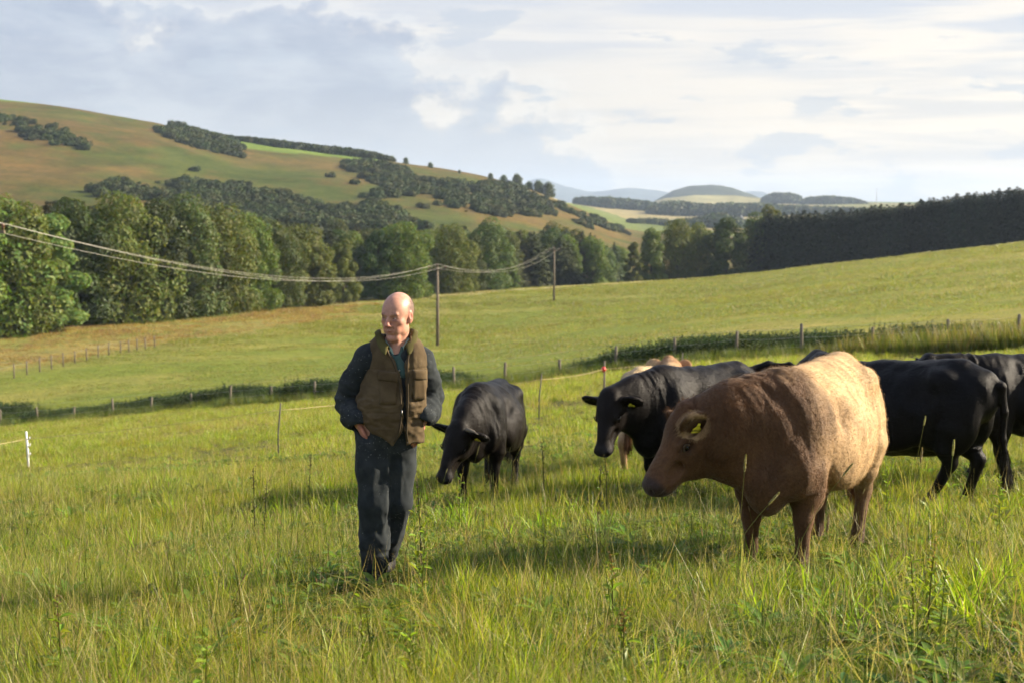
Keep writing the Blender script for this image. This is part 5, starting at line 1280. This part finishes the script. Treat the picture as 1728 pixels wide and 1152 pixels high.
# ------------------------------------------------------------------ grass and herbs
M_grass = foliage_mat('grass_blade', .50, .42, .28, patch=(.5, (1.15, 1.0, .8), .5), spec=.3)
M_rank = foliage_mat('rank_growth', .25, .6, .2)
def blades(n, rad, Lr, wr, lean, cols, wts, seed, curve=.5, flat=0):
    r = np.random.default_rng(seed); a = r.uniform(0, 6.283, n); rr = rad*np.sqrt(r.uniform(0, 1, n))
    base = np.stack([rr*np.cos(a), rr*np.sin(a), np.full(n, -.03)], 1)
    az = a+r.normal(size=n)*1.3; L_ = r.uniform(Lr[0], Lr[1], n); w_ = r.uniform(wr[0], wr[1], n)*.5
    ln = np.abs(r.normal(size=n))*lean+.05; cv = curve*r.uniform(.2, 1.4, n)
    if flat: m = r.uniform(0, 1, n) < flat; ln[m] += r.uniform(.9, 1.3, m.sum())
    ts = np.array([0, .35, .7, 1.0]); dh = np.stack([np.cos(az), np.sin(az), 0*az], 1); sd = np.stack([-np.sin(az), np.cos(az), 0*az], 1)
    tw = r.uniform(-1, 1, n); sd = sd*np.cos(tw)[:, None]+dh*np.sin(tw)[:, None]
    P = [base]; p = base.copy()
    for k in range(3):
        an = np.minimum(ln+cv*(ts[k]+.2), 1.75); seg = (ts[k+1]-ts[k])*L_
        p = p+dh*(np.sin(an)*seg)[:, None]+np.array([0, 0, 1.])*(np.cos(an)*seg)[:, None]; P.append(p)
    V = np.empty((n, 7, 3)); wk = [.8, 1.0, .7]
    for k in range(3): V[:, 2*k] = P[k]-sd*(w_*wk[k])[:, None]; V[:, 2*k+1] = P[k]+sd*(w_*wk[k])[:, None]
    V[:, 6] = P[3]
    o = np.arange(n)[:, None]*7
    T_ = np.concatenate([o+[0, 1, 3], o+[0, 3, 2], o+[2, 3, 5], o+[2, 5, 4], o+[4, 5, 6]])
    ci = r.choice(len(cols), n, p=np.array(wts)/sum(wts)); c = np.array(cols)[ci]*r.uniform(.75, 1.3, (n, 1))
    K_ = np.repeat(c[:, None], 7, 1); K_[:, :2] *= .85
    return V.reshape(-1, 3), T_, K_.reshape(-1, 3)
GREEN, YG, DK, STRAW, DRY = (.130, .205, .015), (.285, .345, .022), (.058, .100, .014), (.40, .35, .16), (.27, .20, .085)
def tuft(name, *a, extra=None):
    V, T_, K_ = blades(*a)
    if extra:
        for e in extra: V = np.concatenate([V, e[0]]); T_ = np.concatenate([T_, e[1]+len(V)-len(e[0])]); K_ = np.concatenate([K_, e[2]])
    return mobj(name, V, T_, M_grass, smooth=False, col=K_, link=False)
near_src = [tuft('tuft_a', 70, .19, (.13, .34), (.0030, .0070), .75, [GREEN, YG, DK, STRAW], [5, 5, 2.5, .8], 1, 1.1, .15),
            tuft('tuft_b', 60, .16, (.18, .46), (.0035, .0075), .60, [GREEN, YG, STRAW], [4, 5, 1.0], 2, 1.0, .12),
            tuft('tuft_c', 64, .22, (.20, .55), (.0020, .0038), 1.0, [STRAW, DRY, GREEN, YG], [2.2, .8, 3, 3.5], 3, .7, .45),
            tuft('tuft_d', 70, .18, (.10, .26), (.0045, .0100), .80, [GREEN, DK, YG], [5, 3, 3], 4, .9, .10),
            tuft('tuft_e', 26, .10, (.30, .58), (.0040, .0085), .22, [YG, GREEN, STRAW], [5, 3, 1], 5, .45, .0)]
mid_src = [tuft('tuft_f', 60, .34, (.18, .42), (.008, .015), .45, [GREEN, YG, DK, STRAW], [4, 5.5, 1.5, 1.6], 11, .6, .08),
           tuft('tuft_g', 60, .36, (.22, .50), (.008, .014), .35, [GREEN, YG, STRAW], [3, 6.5, 1.4], 12, .6, .05),
           tuft('tuft_h', 50, .38, (.25, .50), (.007, .012), .6, [STRAW, DRY, YG, GREEN], [3, 1.4, 4, 2], 13, .8, .3)]
far_src = [tuft('tuft_i', 60, .75, (.22, .42), (.025, .05), .5, [(.150, .195, .030), (.20, .215, .040), (.27, .24, .08)], [4, 4, 1.6], 21, .6, .1),
           tuft('tuft_j', 60, .80, (.22, .48), (.025, .045), .5, [(.120, .170, .026), (.21, .215, .048), (.30, .25, .10)], [4, 3, 2], 22, .6, .1)]
nearcol = srccol('near_tufts', near_src); midcol = srccol('mid_tufts', mid_src); far_src += [tuft('tuft_k', 60, .75, (.25, .50), (.025, .045), .5, [(.29, .20, .085), (.35, .26, .115), (.22, .20, .06)], [4, 3, 2], 23, .6, .1), tuft('tuft_l', 60, .75, (.2, .4), (.025, .045), .5, [(.46, .42, .30), (.36, .33, .18), (.24, .23, .08)], [4, 3, 2], 24, .6, .1)]
farcol = srccol('far_tufts', far_src)
def region(n, y0, y1, seed, umax=.43, bias=1.0, umin=None):
    """points over the ground between two distances, even per square metre (bias > 1 favours near)"""
    r = np.random.default_rng(seed); q = r.uniform(0, 1, n)
    y = (y0**(2/bias)+(y1**(2/bias)-y0**(2/bias))*q)**(bias/2)
    u = r.uniform(-umax if umin is None else umin, umax, n); return u*y, y
fx_, fy_ = [], []
foot = []
for o in list(bpy.data.objects):
    if o.name.startswith('hoof'):
        bb = np.array(o.data.vertices[0].co); 
        m_ = o.parent.matrix_basis @ Vector(bb.tolist()); foot.append((m_.x, m_.y))
foot += [(MX-.03, MY-.1), (MX-.03, MY+.1), (MX-.1, MY-.3)]
foot = np.array(foot)
def trod(x, y):
    d_ = np.min(np.hypot(x[:, None]-foot[None, :, 0], (y[:, None]+.12-foot[None, :, 1])*.8), axis=1); return .45+.55*np.clip((d_-.12)/.35, 0, 1)
r = np.random.default_rng(101)
# 1. low matted sward, then taller tufts standing out of it in clumps
n = 56000; x, y = region(n, 3.6, 19, 102, .46, 1.25); q = np.stack([x, y, 0*x], 1)
nn_ = vnoise(q, .7, 41, 3); n2q = vnoise(q, 2.0, 42, 2); dry_ = vnoise(q, .45, 43, 3)
vi = np.where(dry_+r.normal(size=len(x))*.25 > .20, 2, np.where(nn_+r.normal(size=len(x))*.25 > .15, 0, np.where(n2q > 0, 0, 3)))
sc_ = (.36+.22*np.clip(nn_+.2, -.3, .8))*r.uniform(.65, 1.4, len(x))
sc_ = sc_*trod(x, y)
scatter('meadow_grass', np.stack([x, y, H(x, y)], 1), sc_, r.uniform(0, 6.28, len(x)), vi, nearcol, M_grass, 'low matted grass of the near pasture', tilt=np.stack([r.normal(size=len(x))*.42, r.normal(size=len(x))*.42], 1))
n = 15000; x, y = region(n, 3.6, 19, 132, .46, 1.3); q = np.stack([x, y, 0*x], 1)
keep = vnoise(q, 1.1, 49, 3)+.6*vnoise(q, .3, 50, 2)+r.normal(size=n)*.12 > .20; x, y = x[keep], y[keep]
scatter('grass_tufts', np.stack([x, y, H(x, y)], 1), r.uniform(.32, .72, len(x))*trod(x, y), r.uniform(0, 6.28, len(x)), r.choice([1, 4, 1, 2], len(x)), nearcol, M_grass, 'taller brighter grass tufts standing out of the low sward', tilt=np.stack([r.normal(size=len(x))*.22, r.normal(size=len(x))*.22], 1))
n = 6000; x, y = region(n, 3.6, 20, 112, .46, 1.3)
scatter('dry_stems', np.stack([x, y, H(x, y)+r.uniform(.02, .10, n)], 1), r.uniform(.6, 1.2, n), r.uniform(0, 6.28, n), np.zeros(n, int), srccol('dry_sources', [tuft('dry_a', 16, .16, (.14, .42), (.0016, .0032), 1.1, [STRAW, (.50, .45, .26), DRY, YG], [4, 4, 2, 2], 33, .5, .6)]), M_grass, 'pale dead stems lying criss-cross in the sward', tilt=np.stack([r.normal(size=n)*.25, r.normal(size=n)*.25], 1))
lush = srccol('lush_sources', [tuft('lush_a', 20, .09, (.26, .50), (.009, .017), .35, [(.25, .34, .022), (.17, .27, .018)], [3, 2], 34, .8, .05), tuft('lush_b', 24, .12, (.18, .36), (.007, .014), .5, [(.22, .31, .022), (.12, .21, .018), (.34, .33, .06)], [3, 2, 1], 35, .9, .1)])
n = 2600; x, y = region(n, 3.6, 15, 142, .46, 1.2); q = np.stack([x, y, 0*x], 1); keep = vnoise(q, .55, 52, 3)+.35*np.clip(x/y, -.5, .5)*2+r.normal(size=n)*.1 > .16; x, y = x[keep], y[keep]
scatter('lush_grass', np.stack([x, y, H(x, y)], 1), r.uniform(.45, .85, len(x))*trod(x, y), r.uniform(0, 6.28, len(x)), r.integers(0, 2, len(x)), lush, M_grass, 'lush broad-bladed grass clumps, thickest in the right foreground', tilt=np.stack([r.normal(size=len(x))*.2, r.normal(size=len(x))*.2], 1))
# 2. pasture farther back
n = 42000; x, y = region(n, 16.0, 80, 103, .46, 1.25); keep = y < fence_y(x)-.3; x, y = x[keep], y[keep]; q = np.stack([x, y, 0*x], 1)
nn_ = vnoise(q, .35, 44, 3)
vi = np.where(vnoise(q, .22, 45, 3)+r.normal(size=len(x))*.2 > .22, 2, r.integers(0, 2, len(x)))
scatter('pasture_grass', np.stack([x, y, H(x, y)], 1), (.34+.24*nn_)*r.uniform(.6, 1.5, len(x))*np.clip(y/30, .8, 1.2), r.uniform(0, 6.28, len(x)), vi, midcol, M_grass, 'yellow-green grass of the pasture up to the old fence')
# 3. cropped sward of the field beyond
n = 60000; x, y = region(n, 36, 300, 104, .46, 1.5); keep = (y > fence_y(x)+3) & (y < np.interp(x/y, TLX, TLD)-3); x, y = x[keep], y[keep]; q = np.stack([x, y, 0*x], 1)
tdx = np.interp(x/y, TLX, TLD); pxx = 864+x/y*F; q = np.stack([x, y, 0*x], 1); rr_ = vnoise(q, .04, 61, 3)
vf = (vnoise(q, .05, 47, 3)+r.normal(size=len(x))*.2 > 0).astype(int); gap_ = (tdx-y)/tdx
vf = np.where((pxx < 700) & (gap_+.10*rr_ > .04) & (gap_+.12*rr_ < .30-.18*np.clip(pxx/700, 0, 1)) & (r.uniform(0, 1, len(x)) < .8), 2, vf)
vf = np.where((pxx > 520) & (np.abs(tdx-13-y+rr_*6) < 5) & (r.uniform(0, 1, len(x)) < .85), 3, vf)
scatter('field_grass', np.stack([x, y, H(x, y)-.08], 1), (.55+.35*vnoise(q, .1, 46, 3))*r.uniform(.7, 1.3, len(x))*np.clip(y/110, .7, 1.6), r.uniform(0, 6.28, len(x)), vf, farcol, M_grass, 'shorter yellowing grass of the field beyond the fence')
# 4. rank growth along the fence line: nettles, brambles, tall seeding grass
def nettle(name, n, c, seed, hgt=.9):
    r = np.random.default_rng(seed); CC = []; NN = []; SS = []; KK = []
    for k in range(n):
        bx, by = r.normal(size=2)*.35; hh = hgt*r.uniform(.6, 1.15); m = 30; t_ = np.linspace(.05, 1, m); a = t_*31+r.uniform(0, 6)
        lx = r.normal(size=2)*.12; rad = .10*(1.15-t_)
        CC.append(np.stack([bx+lx[0]*t_+np.cos(a)*rad, by+lx[1]*t_+np.sin(a)*rad, hh*t_], 1)); NN.append(np.stack([np.cos(a)*.6, np.sin(a)*.6, np.full(m, .8)], 1)+r.normal(size=(m, 3))*.25)
        SS.append(np.full(m, .085)*r.uniform(.6, 1.3, m)*(1.2-.5*t_)); KK.append(np.tile(np.array(c), (m, 1))*r.uniform(.65, 1.4, (m, 1)))
    V, Fc, K_ = leaves(np.concatenate(CC), np.concatenate(NN), np.concatenate(SS), np.concatenate(KK), 1.5, seed)
    return mobj(name, V, Fc, M_rank, smooth=False, col=K_, link=False)
rank_src = [nettle('rank_a', 16, (.042, .072, .018), 1), nettle('rank_b', 18, (.055, .085, .020), 2, .75), nettle('rank_c', 14, (.032, .055, .016), 3, 1.0), nettle('rank_d', 12, (.10, .12, .03), 4, .8)]
rankcol = srccol('rank_sources', rank_src)
n = 9000; px = r.uniform(-120, 2150, n); fxp = np.interp(px, pxs[::-1], [p[0] for p in pp][::-1]); fyp = np.interp(px, pxs[::-1], [p[1] for p in pp][::-1])
off = r.uniform(.2, 3.4, n); x = fxp+off*.62; y = fyp+off*.85
q = np.stack([x, y, 0*x], 1); patchy = vnoise(q, .22, 51, 3)
dens = np.clip(np.interp(px, [0, 90, 150, 560, 700, 1000, 1060, 1400, 1480, 1728], [1, 1, .8, .9, .7, .8, 1, 1, .85, .8]), 0, 1); keep = r.uniform(0, 1, n) < dens*np.clip(.9+1.0*patchy, .4, 1)
x, y, px2, off, patchy = x[keep], y[keep], px[keep], off[keep], patchy[keep]
s_ = (.58+.45*patchy)*r.uniform(.5, 1.15, len(x))*np.interp(px2, [0, 600, 1000, 1100, 1300, 1430, 1728], [1.15, 1.0, .9, 1.15, 1.2, 1.1, 1.05])
scatter('hedge_undergrowth', np.stack([x, y, H(x, y)-.05], 1), s_, r.uniform(0, 6.28, len(x)), np.where(r.uniform(0, 1, len(x)) < .12, 3, r.integers(0, 3, len(x))), rankcol, M_rank, 'dark nettles and brambles growing along the old fence')
tall_src = [tuft('tall_a', 40, .30, (.6, 1.15), (.008, .016), .22, [(.14, .17, .035), (.24, .19, .085), (.30, .23, .12)], [3, 2, 2], 31, .35, 0),
            tuft('tall_b', 40, .30, (.5, .95), (.009, .018), .30, [(.060, .095, .020), (.12, .155, .03), (.25, .19, .08)], [5, 2.5, .8], 32, .35, 0)]
tallcol = srccol('tall_sources', tall_src)
n = 6500; px = r.uniform(-120, 2150, n); fxp = np.interp(px, pxs[::-1], [p[0] for p in pp][::-1]); fyp = np.interp(px, pxs[::-1], [p[1] for p in pp][::-1]); off = np.where(r.uniform(0, 1, n) < .35, r.uniform(-1.6, .3, n), r.uniform(.3, 4.6, n))
x = fxp+off*.62; y = fyp+off*.85
scatter('tall_seeding_grass', np.stack([x, y, H(x, y)-.05], 1), r.uniform(.45, .95, n)*np.interp(px, [0, 1400, 1500, 1728], [.75, .8, 1.1, 1.15]), r.uniform(0, 6.28, n), np.where((px > 1430) & (r.uniform(0, 1, n) < .5), 0, 1), tallcol, M_grass, 'tall seeding grass standing along the old fence line')
# 5. broad-leaved herbs, clover, seed heads in the near sward
def herb(name, nl, L_, W_, c, seed, up=.6):
    r = np.random.default_rng(seed); V = []; T_ = []; K_ = []
    for k in range(nl):
        a = k*2.4+r.uniform(-.3, .3); l = L_*r.uniform(.6, 1.1); w_ = W_*r.uniform(.7, 1.1); d_ = A(math.cos(a), math.sin(a), 0); s_ = A(-math.sin(a), math.cos(a), 0)
        el_ = up*r.uniform(.5, 1.3); b0 = len(V); z0 = r.uniform(0, .04)
        for t_, ww in ((0, .08), (.25, .7), (.5, 1), (.75, .75), (1, .02)):
            p = d_*l*t_*math.cos(el_*(1-t_*.7))+A(0, 0, z0+l*t_*math.sin(el_)*(1-.45*t_)); V += [p-s_*w_*ww+A(0, 0, .012*ww), p, p+s_*w_*ww+A(0, 0, .012*ww)]
            cc_ = np.array(c)*r.uniform(.9, 1.1); K_ += [cc_, cc_*1.25, cc_]
        for i in range(4):
            for j in range(2): q = b0+i*3+j; T_ += [(q, q+1, q+4), (q, q+4, q+3)]
    return np.array(V), np.array(T_), np.array(K_)
def herbo(name, *a): v, f, k = herb(name, *a); return mobj(name, v, f, M_grass, smooth=True, col=k, link=False)
herb_src = [herbo('herb_a', 7, .17, .026, (.10, .17, .025), 1, .9), herbo('herb_b', 9, .12, .022, (.075, .14, .03), 2, .6), herbo('herb_c', 6, .24, .032, (.13, .20, .03), 3, 1.0),
            herbo('herb_d', 14, .055, .020, (.07, .13, .028), 4, 1.1)]
herbcol = srccol('herb_sources', herb_src)
n = 16000; x, y = region(n, 3.6, 22, 105, .46, 1.35); q = np.stack([x, y, 0*x], 1); keep = vnoise(q, .6, 48, 3)+r.normal(size=n)*.25 > -.05; x, y = x[keep], y[keep]
scatter('pasture_herbs', np.stack([x, y, H(x, y)+.04], 1), r.uniform(.4, .85, len(x)), r.uniform(0, 6.28, len(x)), r.choice([0, 1, 2, 3, 3, 3, 3, 3, 3, 3], len(x)), herbcol, M_grass, 'broad-leaved docks, plantains and clover leaves in the grass')
def ball(c, rad, colr, seed, n=46):
    r = np.random.default_rng(seed); d_ = r.normal(size=(n, 3)); d_ /= np.linalg.norm(d_, axis=1)[:, None]
    return leaves(np.array(c)+d_*rad*.8, d_, np.full(n, rad*.9), np.tile(np.array(colr), (n, 1))*r.uniform(.7, 1.25, (n, 1)), 1.2, seed)
def stemmed(name, hgt, head, colr, seed, stemc=(.10, .15, .03)):
    V1, F1 = tube([(0, 0, 0), (.01, .0, hgt*.5), (.03, .01, hgt)], .0014, 3, False); K1 = np.tile(np.array(stemc), (len(V1), 1))
    v, f, k = ball((.03, .01, hgt), head, colr, seed)
    V = np.concatenate([np.array(V1), v]); Fc = np.concatenate([np.array(F1), f+len(V1)]); return mobj(name, V, Fc, M_grass, smooth=False, col=np.concatenate([K1, k]), link=False)
fl_src = [stemmed('clover_a', .24, .013, (.62, .56, .48), 1), stemmed('clover_b', .22, .011, (.20, .085, .05), 2), stemmed('clover_c', .26, .012, (.70, .66, .60), 3), stemmed('clover_d', .2, .009, (.13, .06, .04), 4)]
flcol = srccol('flower_sources', fl_src)
n = 2400; x, y = region(n, 3.8, 15, 106, .46, 1.3)
scatter('clover_flowers', np.stack([x, y, H(x, y)+r.uniform(0, .06, n)], 1), r.uniform(.8, 1.3, n), r.uniform(0, 6.28, n), r.choice([0, 1, 1, 2, 3], n), flcol, M_grass, 'white and withered brown clover heads dotted through the grass')
def timothy(hgt, hl, hr, c, seed, bend=.04):
    r = np.random.default_rng(seed); m = 12; ts = np.linspace(0, 1, m); pts = np.stack([bend*hgt*ts**2, .3*bend*hgt*ts**2, hgt*ts], 1)
    V1, F1 = tube(pts, np.linspace(.0022, .0012, m), 4, False); K1 = np.tile(np.array([.17, .19, .05]), (len(V1), 1))
    tip = pts[-1]; d_ = unit(pts[-1]-pts[-2]); n = 170; t_ = r.uniform(0, 1, n); a = r.uniform(0, 6.28, n); u = unit(np.cross(d_, [1., .2, 0])); v = np.cross(d_, u)
    nr = np.cos(a)[:, None]*u+np.sin(a)[:, None]*v; env = np.sin(np.clip(t_*.94+.05, 0, 1)*math.pi)**.4
    C_ = tip+d_*(t_*hl)[:, None]+nr*(hr*env*.8)[:, None]
    v2, f2_, k2 = leaves(C_, nr+d_*.5, np.full(n, hr*1.25), np.tile(np.array(c), (n, 1))*r.uniform(.7, 1.3, (n, 1)), 1.3, seed)
    return (np.array(V1), F1, K1), (v2, f2_, k2)
def tim_src(name, *a):
    (v1, f1, k1), (v2, f2_, k2) = timothy(*a); return mobj(name, np.concatenate([v1, v2]), np.concatenate([np.array(f1), f2_+len(v1)]), M_grass, smooth=False, col=np.concatenate([k1, k2]), link=False)
ti_src = [tim_src('seed_a', .62, .06, .0045, (.32, .30, .14), 1, .10), tim_src('seed_b', .5, .05, .004, (.36, .28, .14), 2, .2), tim_src('seed_c', .7, .10, .003, (.25, .26, .10), 3, .3)]
ticol = srccol('seed_sources', ti_src)
n = 950; x, y = region(n, 4, 26, 107, .46, 1.25)
scatter('seed_stalks', np.stack([x, y, H(x, y)], 1), r.uniform(.45, .85, n), r.uniform(0, 6.28, n), r.integers(0, 3, n), ticol, M_grass, 'thin grass seed stalks rising above the sward', tilt=np.stack([r.normal(size=n)*.12, r.normal(size=n)*.12], 1))
# single stalks and weeds that stand out
def place_on(px, py, h):
    """where a plant of height h has its tip at (px, py)"""
    lo = 3.6; ds = np.geomspace(lo, 40, 600); P = np.stack([ray(px, py, q_) for q_ in ds]); g_ = H(P[:, 0], P[:, 1])+h-P[:, 2]
    s_ = np.where(g_ > 0)[0]; d_ = ds[s_[0]] if len(s_) else 9; p = ray(px, py, d_); return p[0], p[1], h1(p[0], p[1])
TS = [(1255, 778, 7.2, 'upright timothy head in front of the brown steer chest'), (1283, 838, 7.0, 'bent timothy head leaning across the brown steer chest'), (1410, 790, 7.3, 'timothy stalk leaning over the brown steer belly'),
      (1556, 702, 7.6, 'tall thin timothy stalk before the large black cow'), (1607, 752, 7.6, 'timothy head right of the tall thin stalk, by the black cow hind leg'), (1553, 765, 7.9, 'shorter timothy head just below the tall thin stalk'), (1395, 880, 6.6, 'pale timothy head rising between the steer legs')]
for i, (px, py, d_, lab) in enumerate(TS):
    p = ray(px, py, d_); bendx = {1: .5, 2: .45, 3: .1}.get(i, .04); g0 = h1(p[0], p[1]); hh = max(.35, p[2]-g0-.05)
    bx = bendx*hh*.8
    e = empty('timothy_stalk', (p[0]-bx, p[1], h1(p[0]-bx, p[1])), 0); tag(e, lab, 'grass stalk', 'timothy stalks in front of the cattle')
    (v1, f1, k1), (v2, f2_, k2) = timothy(hh, .085 if i != 3 else .05, .0065 if i != 3 else .005, (.30, .27, .12), 70+i, bendx)
    mobj('stem', v1, f1, M_grass, e, col=k1); mobj('seed_head', v2, f2_, M_grass, e, smooth=False, col=k2)
def weed(px, py, d_, lab, kind_, seed, cat='weed', grp='tall weeds standing out of the grass'):
    r = np.random.default_rng(seed); p = ray(px, py, d_); g0 = h1(p[0], p[1]); hh = max(.3, p[2]-g0)
    e = empty('weed_plant', (p[0], p[1], g0), r.uniform(0, 6)); tag(e, lab, cat, grp)
    m = 9; ts = np.linspace(0, 1, m); cv = r.uniform(-.06, .06, 2); pts = np.stack([cv[0]*ts**2*hh, cv[1]*ts**2*hh, ts*hh], 1)
    sc0 = {'dock': (.11, .12, .035), 'dark': (.05, .055, .025), 'pale': (.15, .19, .04)}[kind_]
    V1, F1 = tube(pts, np.linspace(.0055, .002, m), 6); mobj('stem', V1, F1, M_grass, e, col=np.tile(np.array(sc0), (len(V1), 1)))
    nl = {'dock': 16, 'dark': 12, 'pale': 18}[kind_]; lc = {'dock': (.17, .25, .025), 'dark': (.06, .09, .022), 'pale': (.20, .28, .03)}[kind_]; ll = {'dock': .085, 'dark': .05, 'pale': .075}[kind_]
    v, f, k = herb('x', 1, ll, ll*.21, lc, seed, .5); lm = None
    for q_ in range(nl):
        t_ = .10+.88*q_/nl; s_ = (1.25-.7*t_)*r.uniform(.7, 1.2)
        if lm is None: o = mobj('leaf', v, f, M_grass, e, col=k); lm = o.data
        else: o = bpy.data.objects.new('leaf', lm); sc.collection.objects.link(o); o.parent = e
        o.location = (cv[0]*t_**2*hh, cv[1]*t_**2*hh, t_*hh); o.scale = (s_,)*3; o.rotation_euler = (r.uniform(-.3, .3), r.uniform(-.6, .3), q_*2.4+r.uniform(-.4, .4))
    if kind_ != 'pale':
        c_ = []; 
        for q_ in range(34): t_ = r.uniform(.72, 1.04); c_.append((cv[0]*t_**2*hh+r.normal()*.008, cv[1]*t_**2*hh+r.normal()*.008, t_*hh))
        c_ = np.array(c_); v, f, k = leaves(c_, r.normal(size=(34, 3)), np.full(34, .014), np.tile(np.array({'dock': (.22, .16, .06), 'dark': (.07, .06, .03)}[kind_]), (34, 1)), 1.2, seed); mobj('seed_head', v, f, M_grass, e, smooth=False, col=k)
for a_ in [(710, 800, 8.6, 'tall dark weed standing just right of the farmer leg', 'dark'), (703, 850, 7.9, 'yellow-leaved weed at the farmer feet, to the right', 'pale'),
           (712, 885, 7.4, 'bright weed with one lit leaf right of the farmer boots', 'pale'), (612, 1000, 5.6, 'leafy stem in front of the farmer, lowest centre of the picture', 'pale'),
           (1035, 935, 6.7, 'slender weed with a pale leaf left of the brown steer forelegs', 'dock'), (1052, 1035, 5.6, 'leafy weed stem in the lower middle foreground', 'dock'),
           (1570, 905, 6.2, 'bushy bright dock in the right foreground', 'dock'), (1590, 945, 5.9, 'pale upright weed beside the bushy bright dock', 'pale'), (1545, 930, 6.4, 'low leafy weed left of the bushy bright dock', 'pale'),
           (445, 810, 11, 'dark spindly weed left of the farmer knees', 'dark'), (428, 790, 11.5, 'thinner dark weed next to the spindly one left of the farmer', 'dark'), (520, 770, 13, 'tall leafy weed left of the farmer hip', 'dark'),
           (1025, 770, 12, 'dark weed clump under the black cow muzzle', 'dark'), (1012, 785, 11.5, 'shorter dark weed under the black cow muzzle', 'dark'), (918, 745, 13.5, 'thin weed standing between the two black cattle', 'dark'),
           (775, 800, 11.0, 'green weed in front of the horned black steer forelegs', 'pale'), (1690, 800, 9.5, 'light green weed below the tail of the large black cow', 'pale'), (1500, 770, 10, 'leafy weed by the large black cow belly', 'pale'),
           (345, 1090, 5.2, 'short broad weed in the left foreground', 'pale'), (690, 1040, 5.5, 'pointed bright leaves low left of centre foreground', 'pale'), (100, 1010, 6.0, 'light weed in the lower left grass', 'dock')]:
    weed(*a_, seed=int(a_[0]))
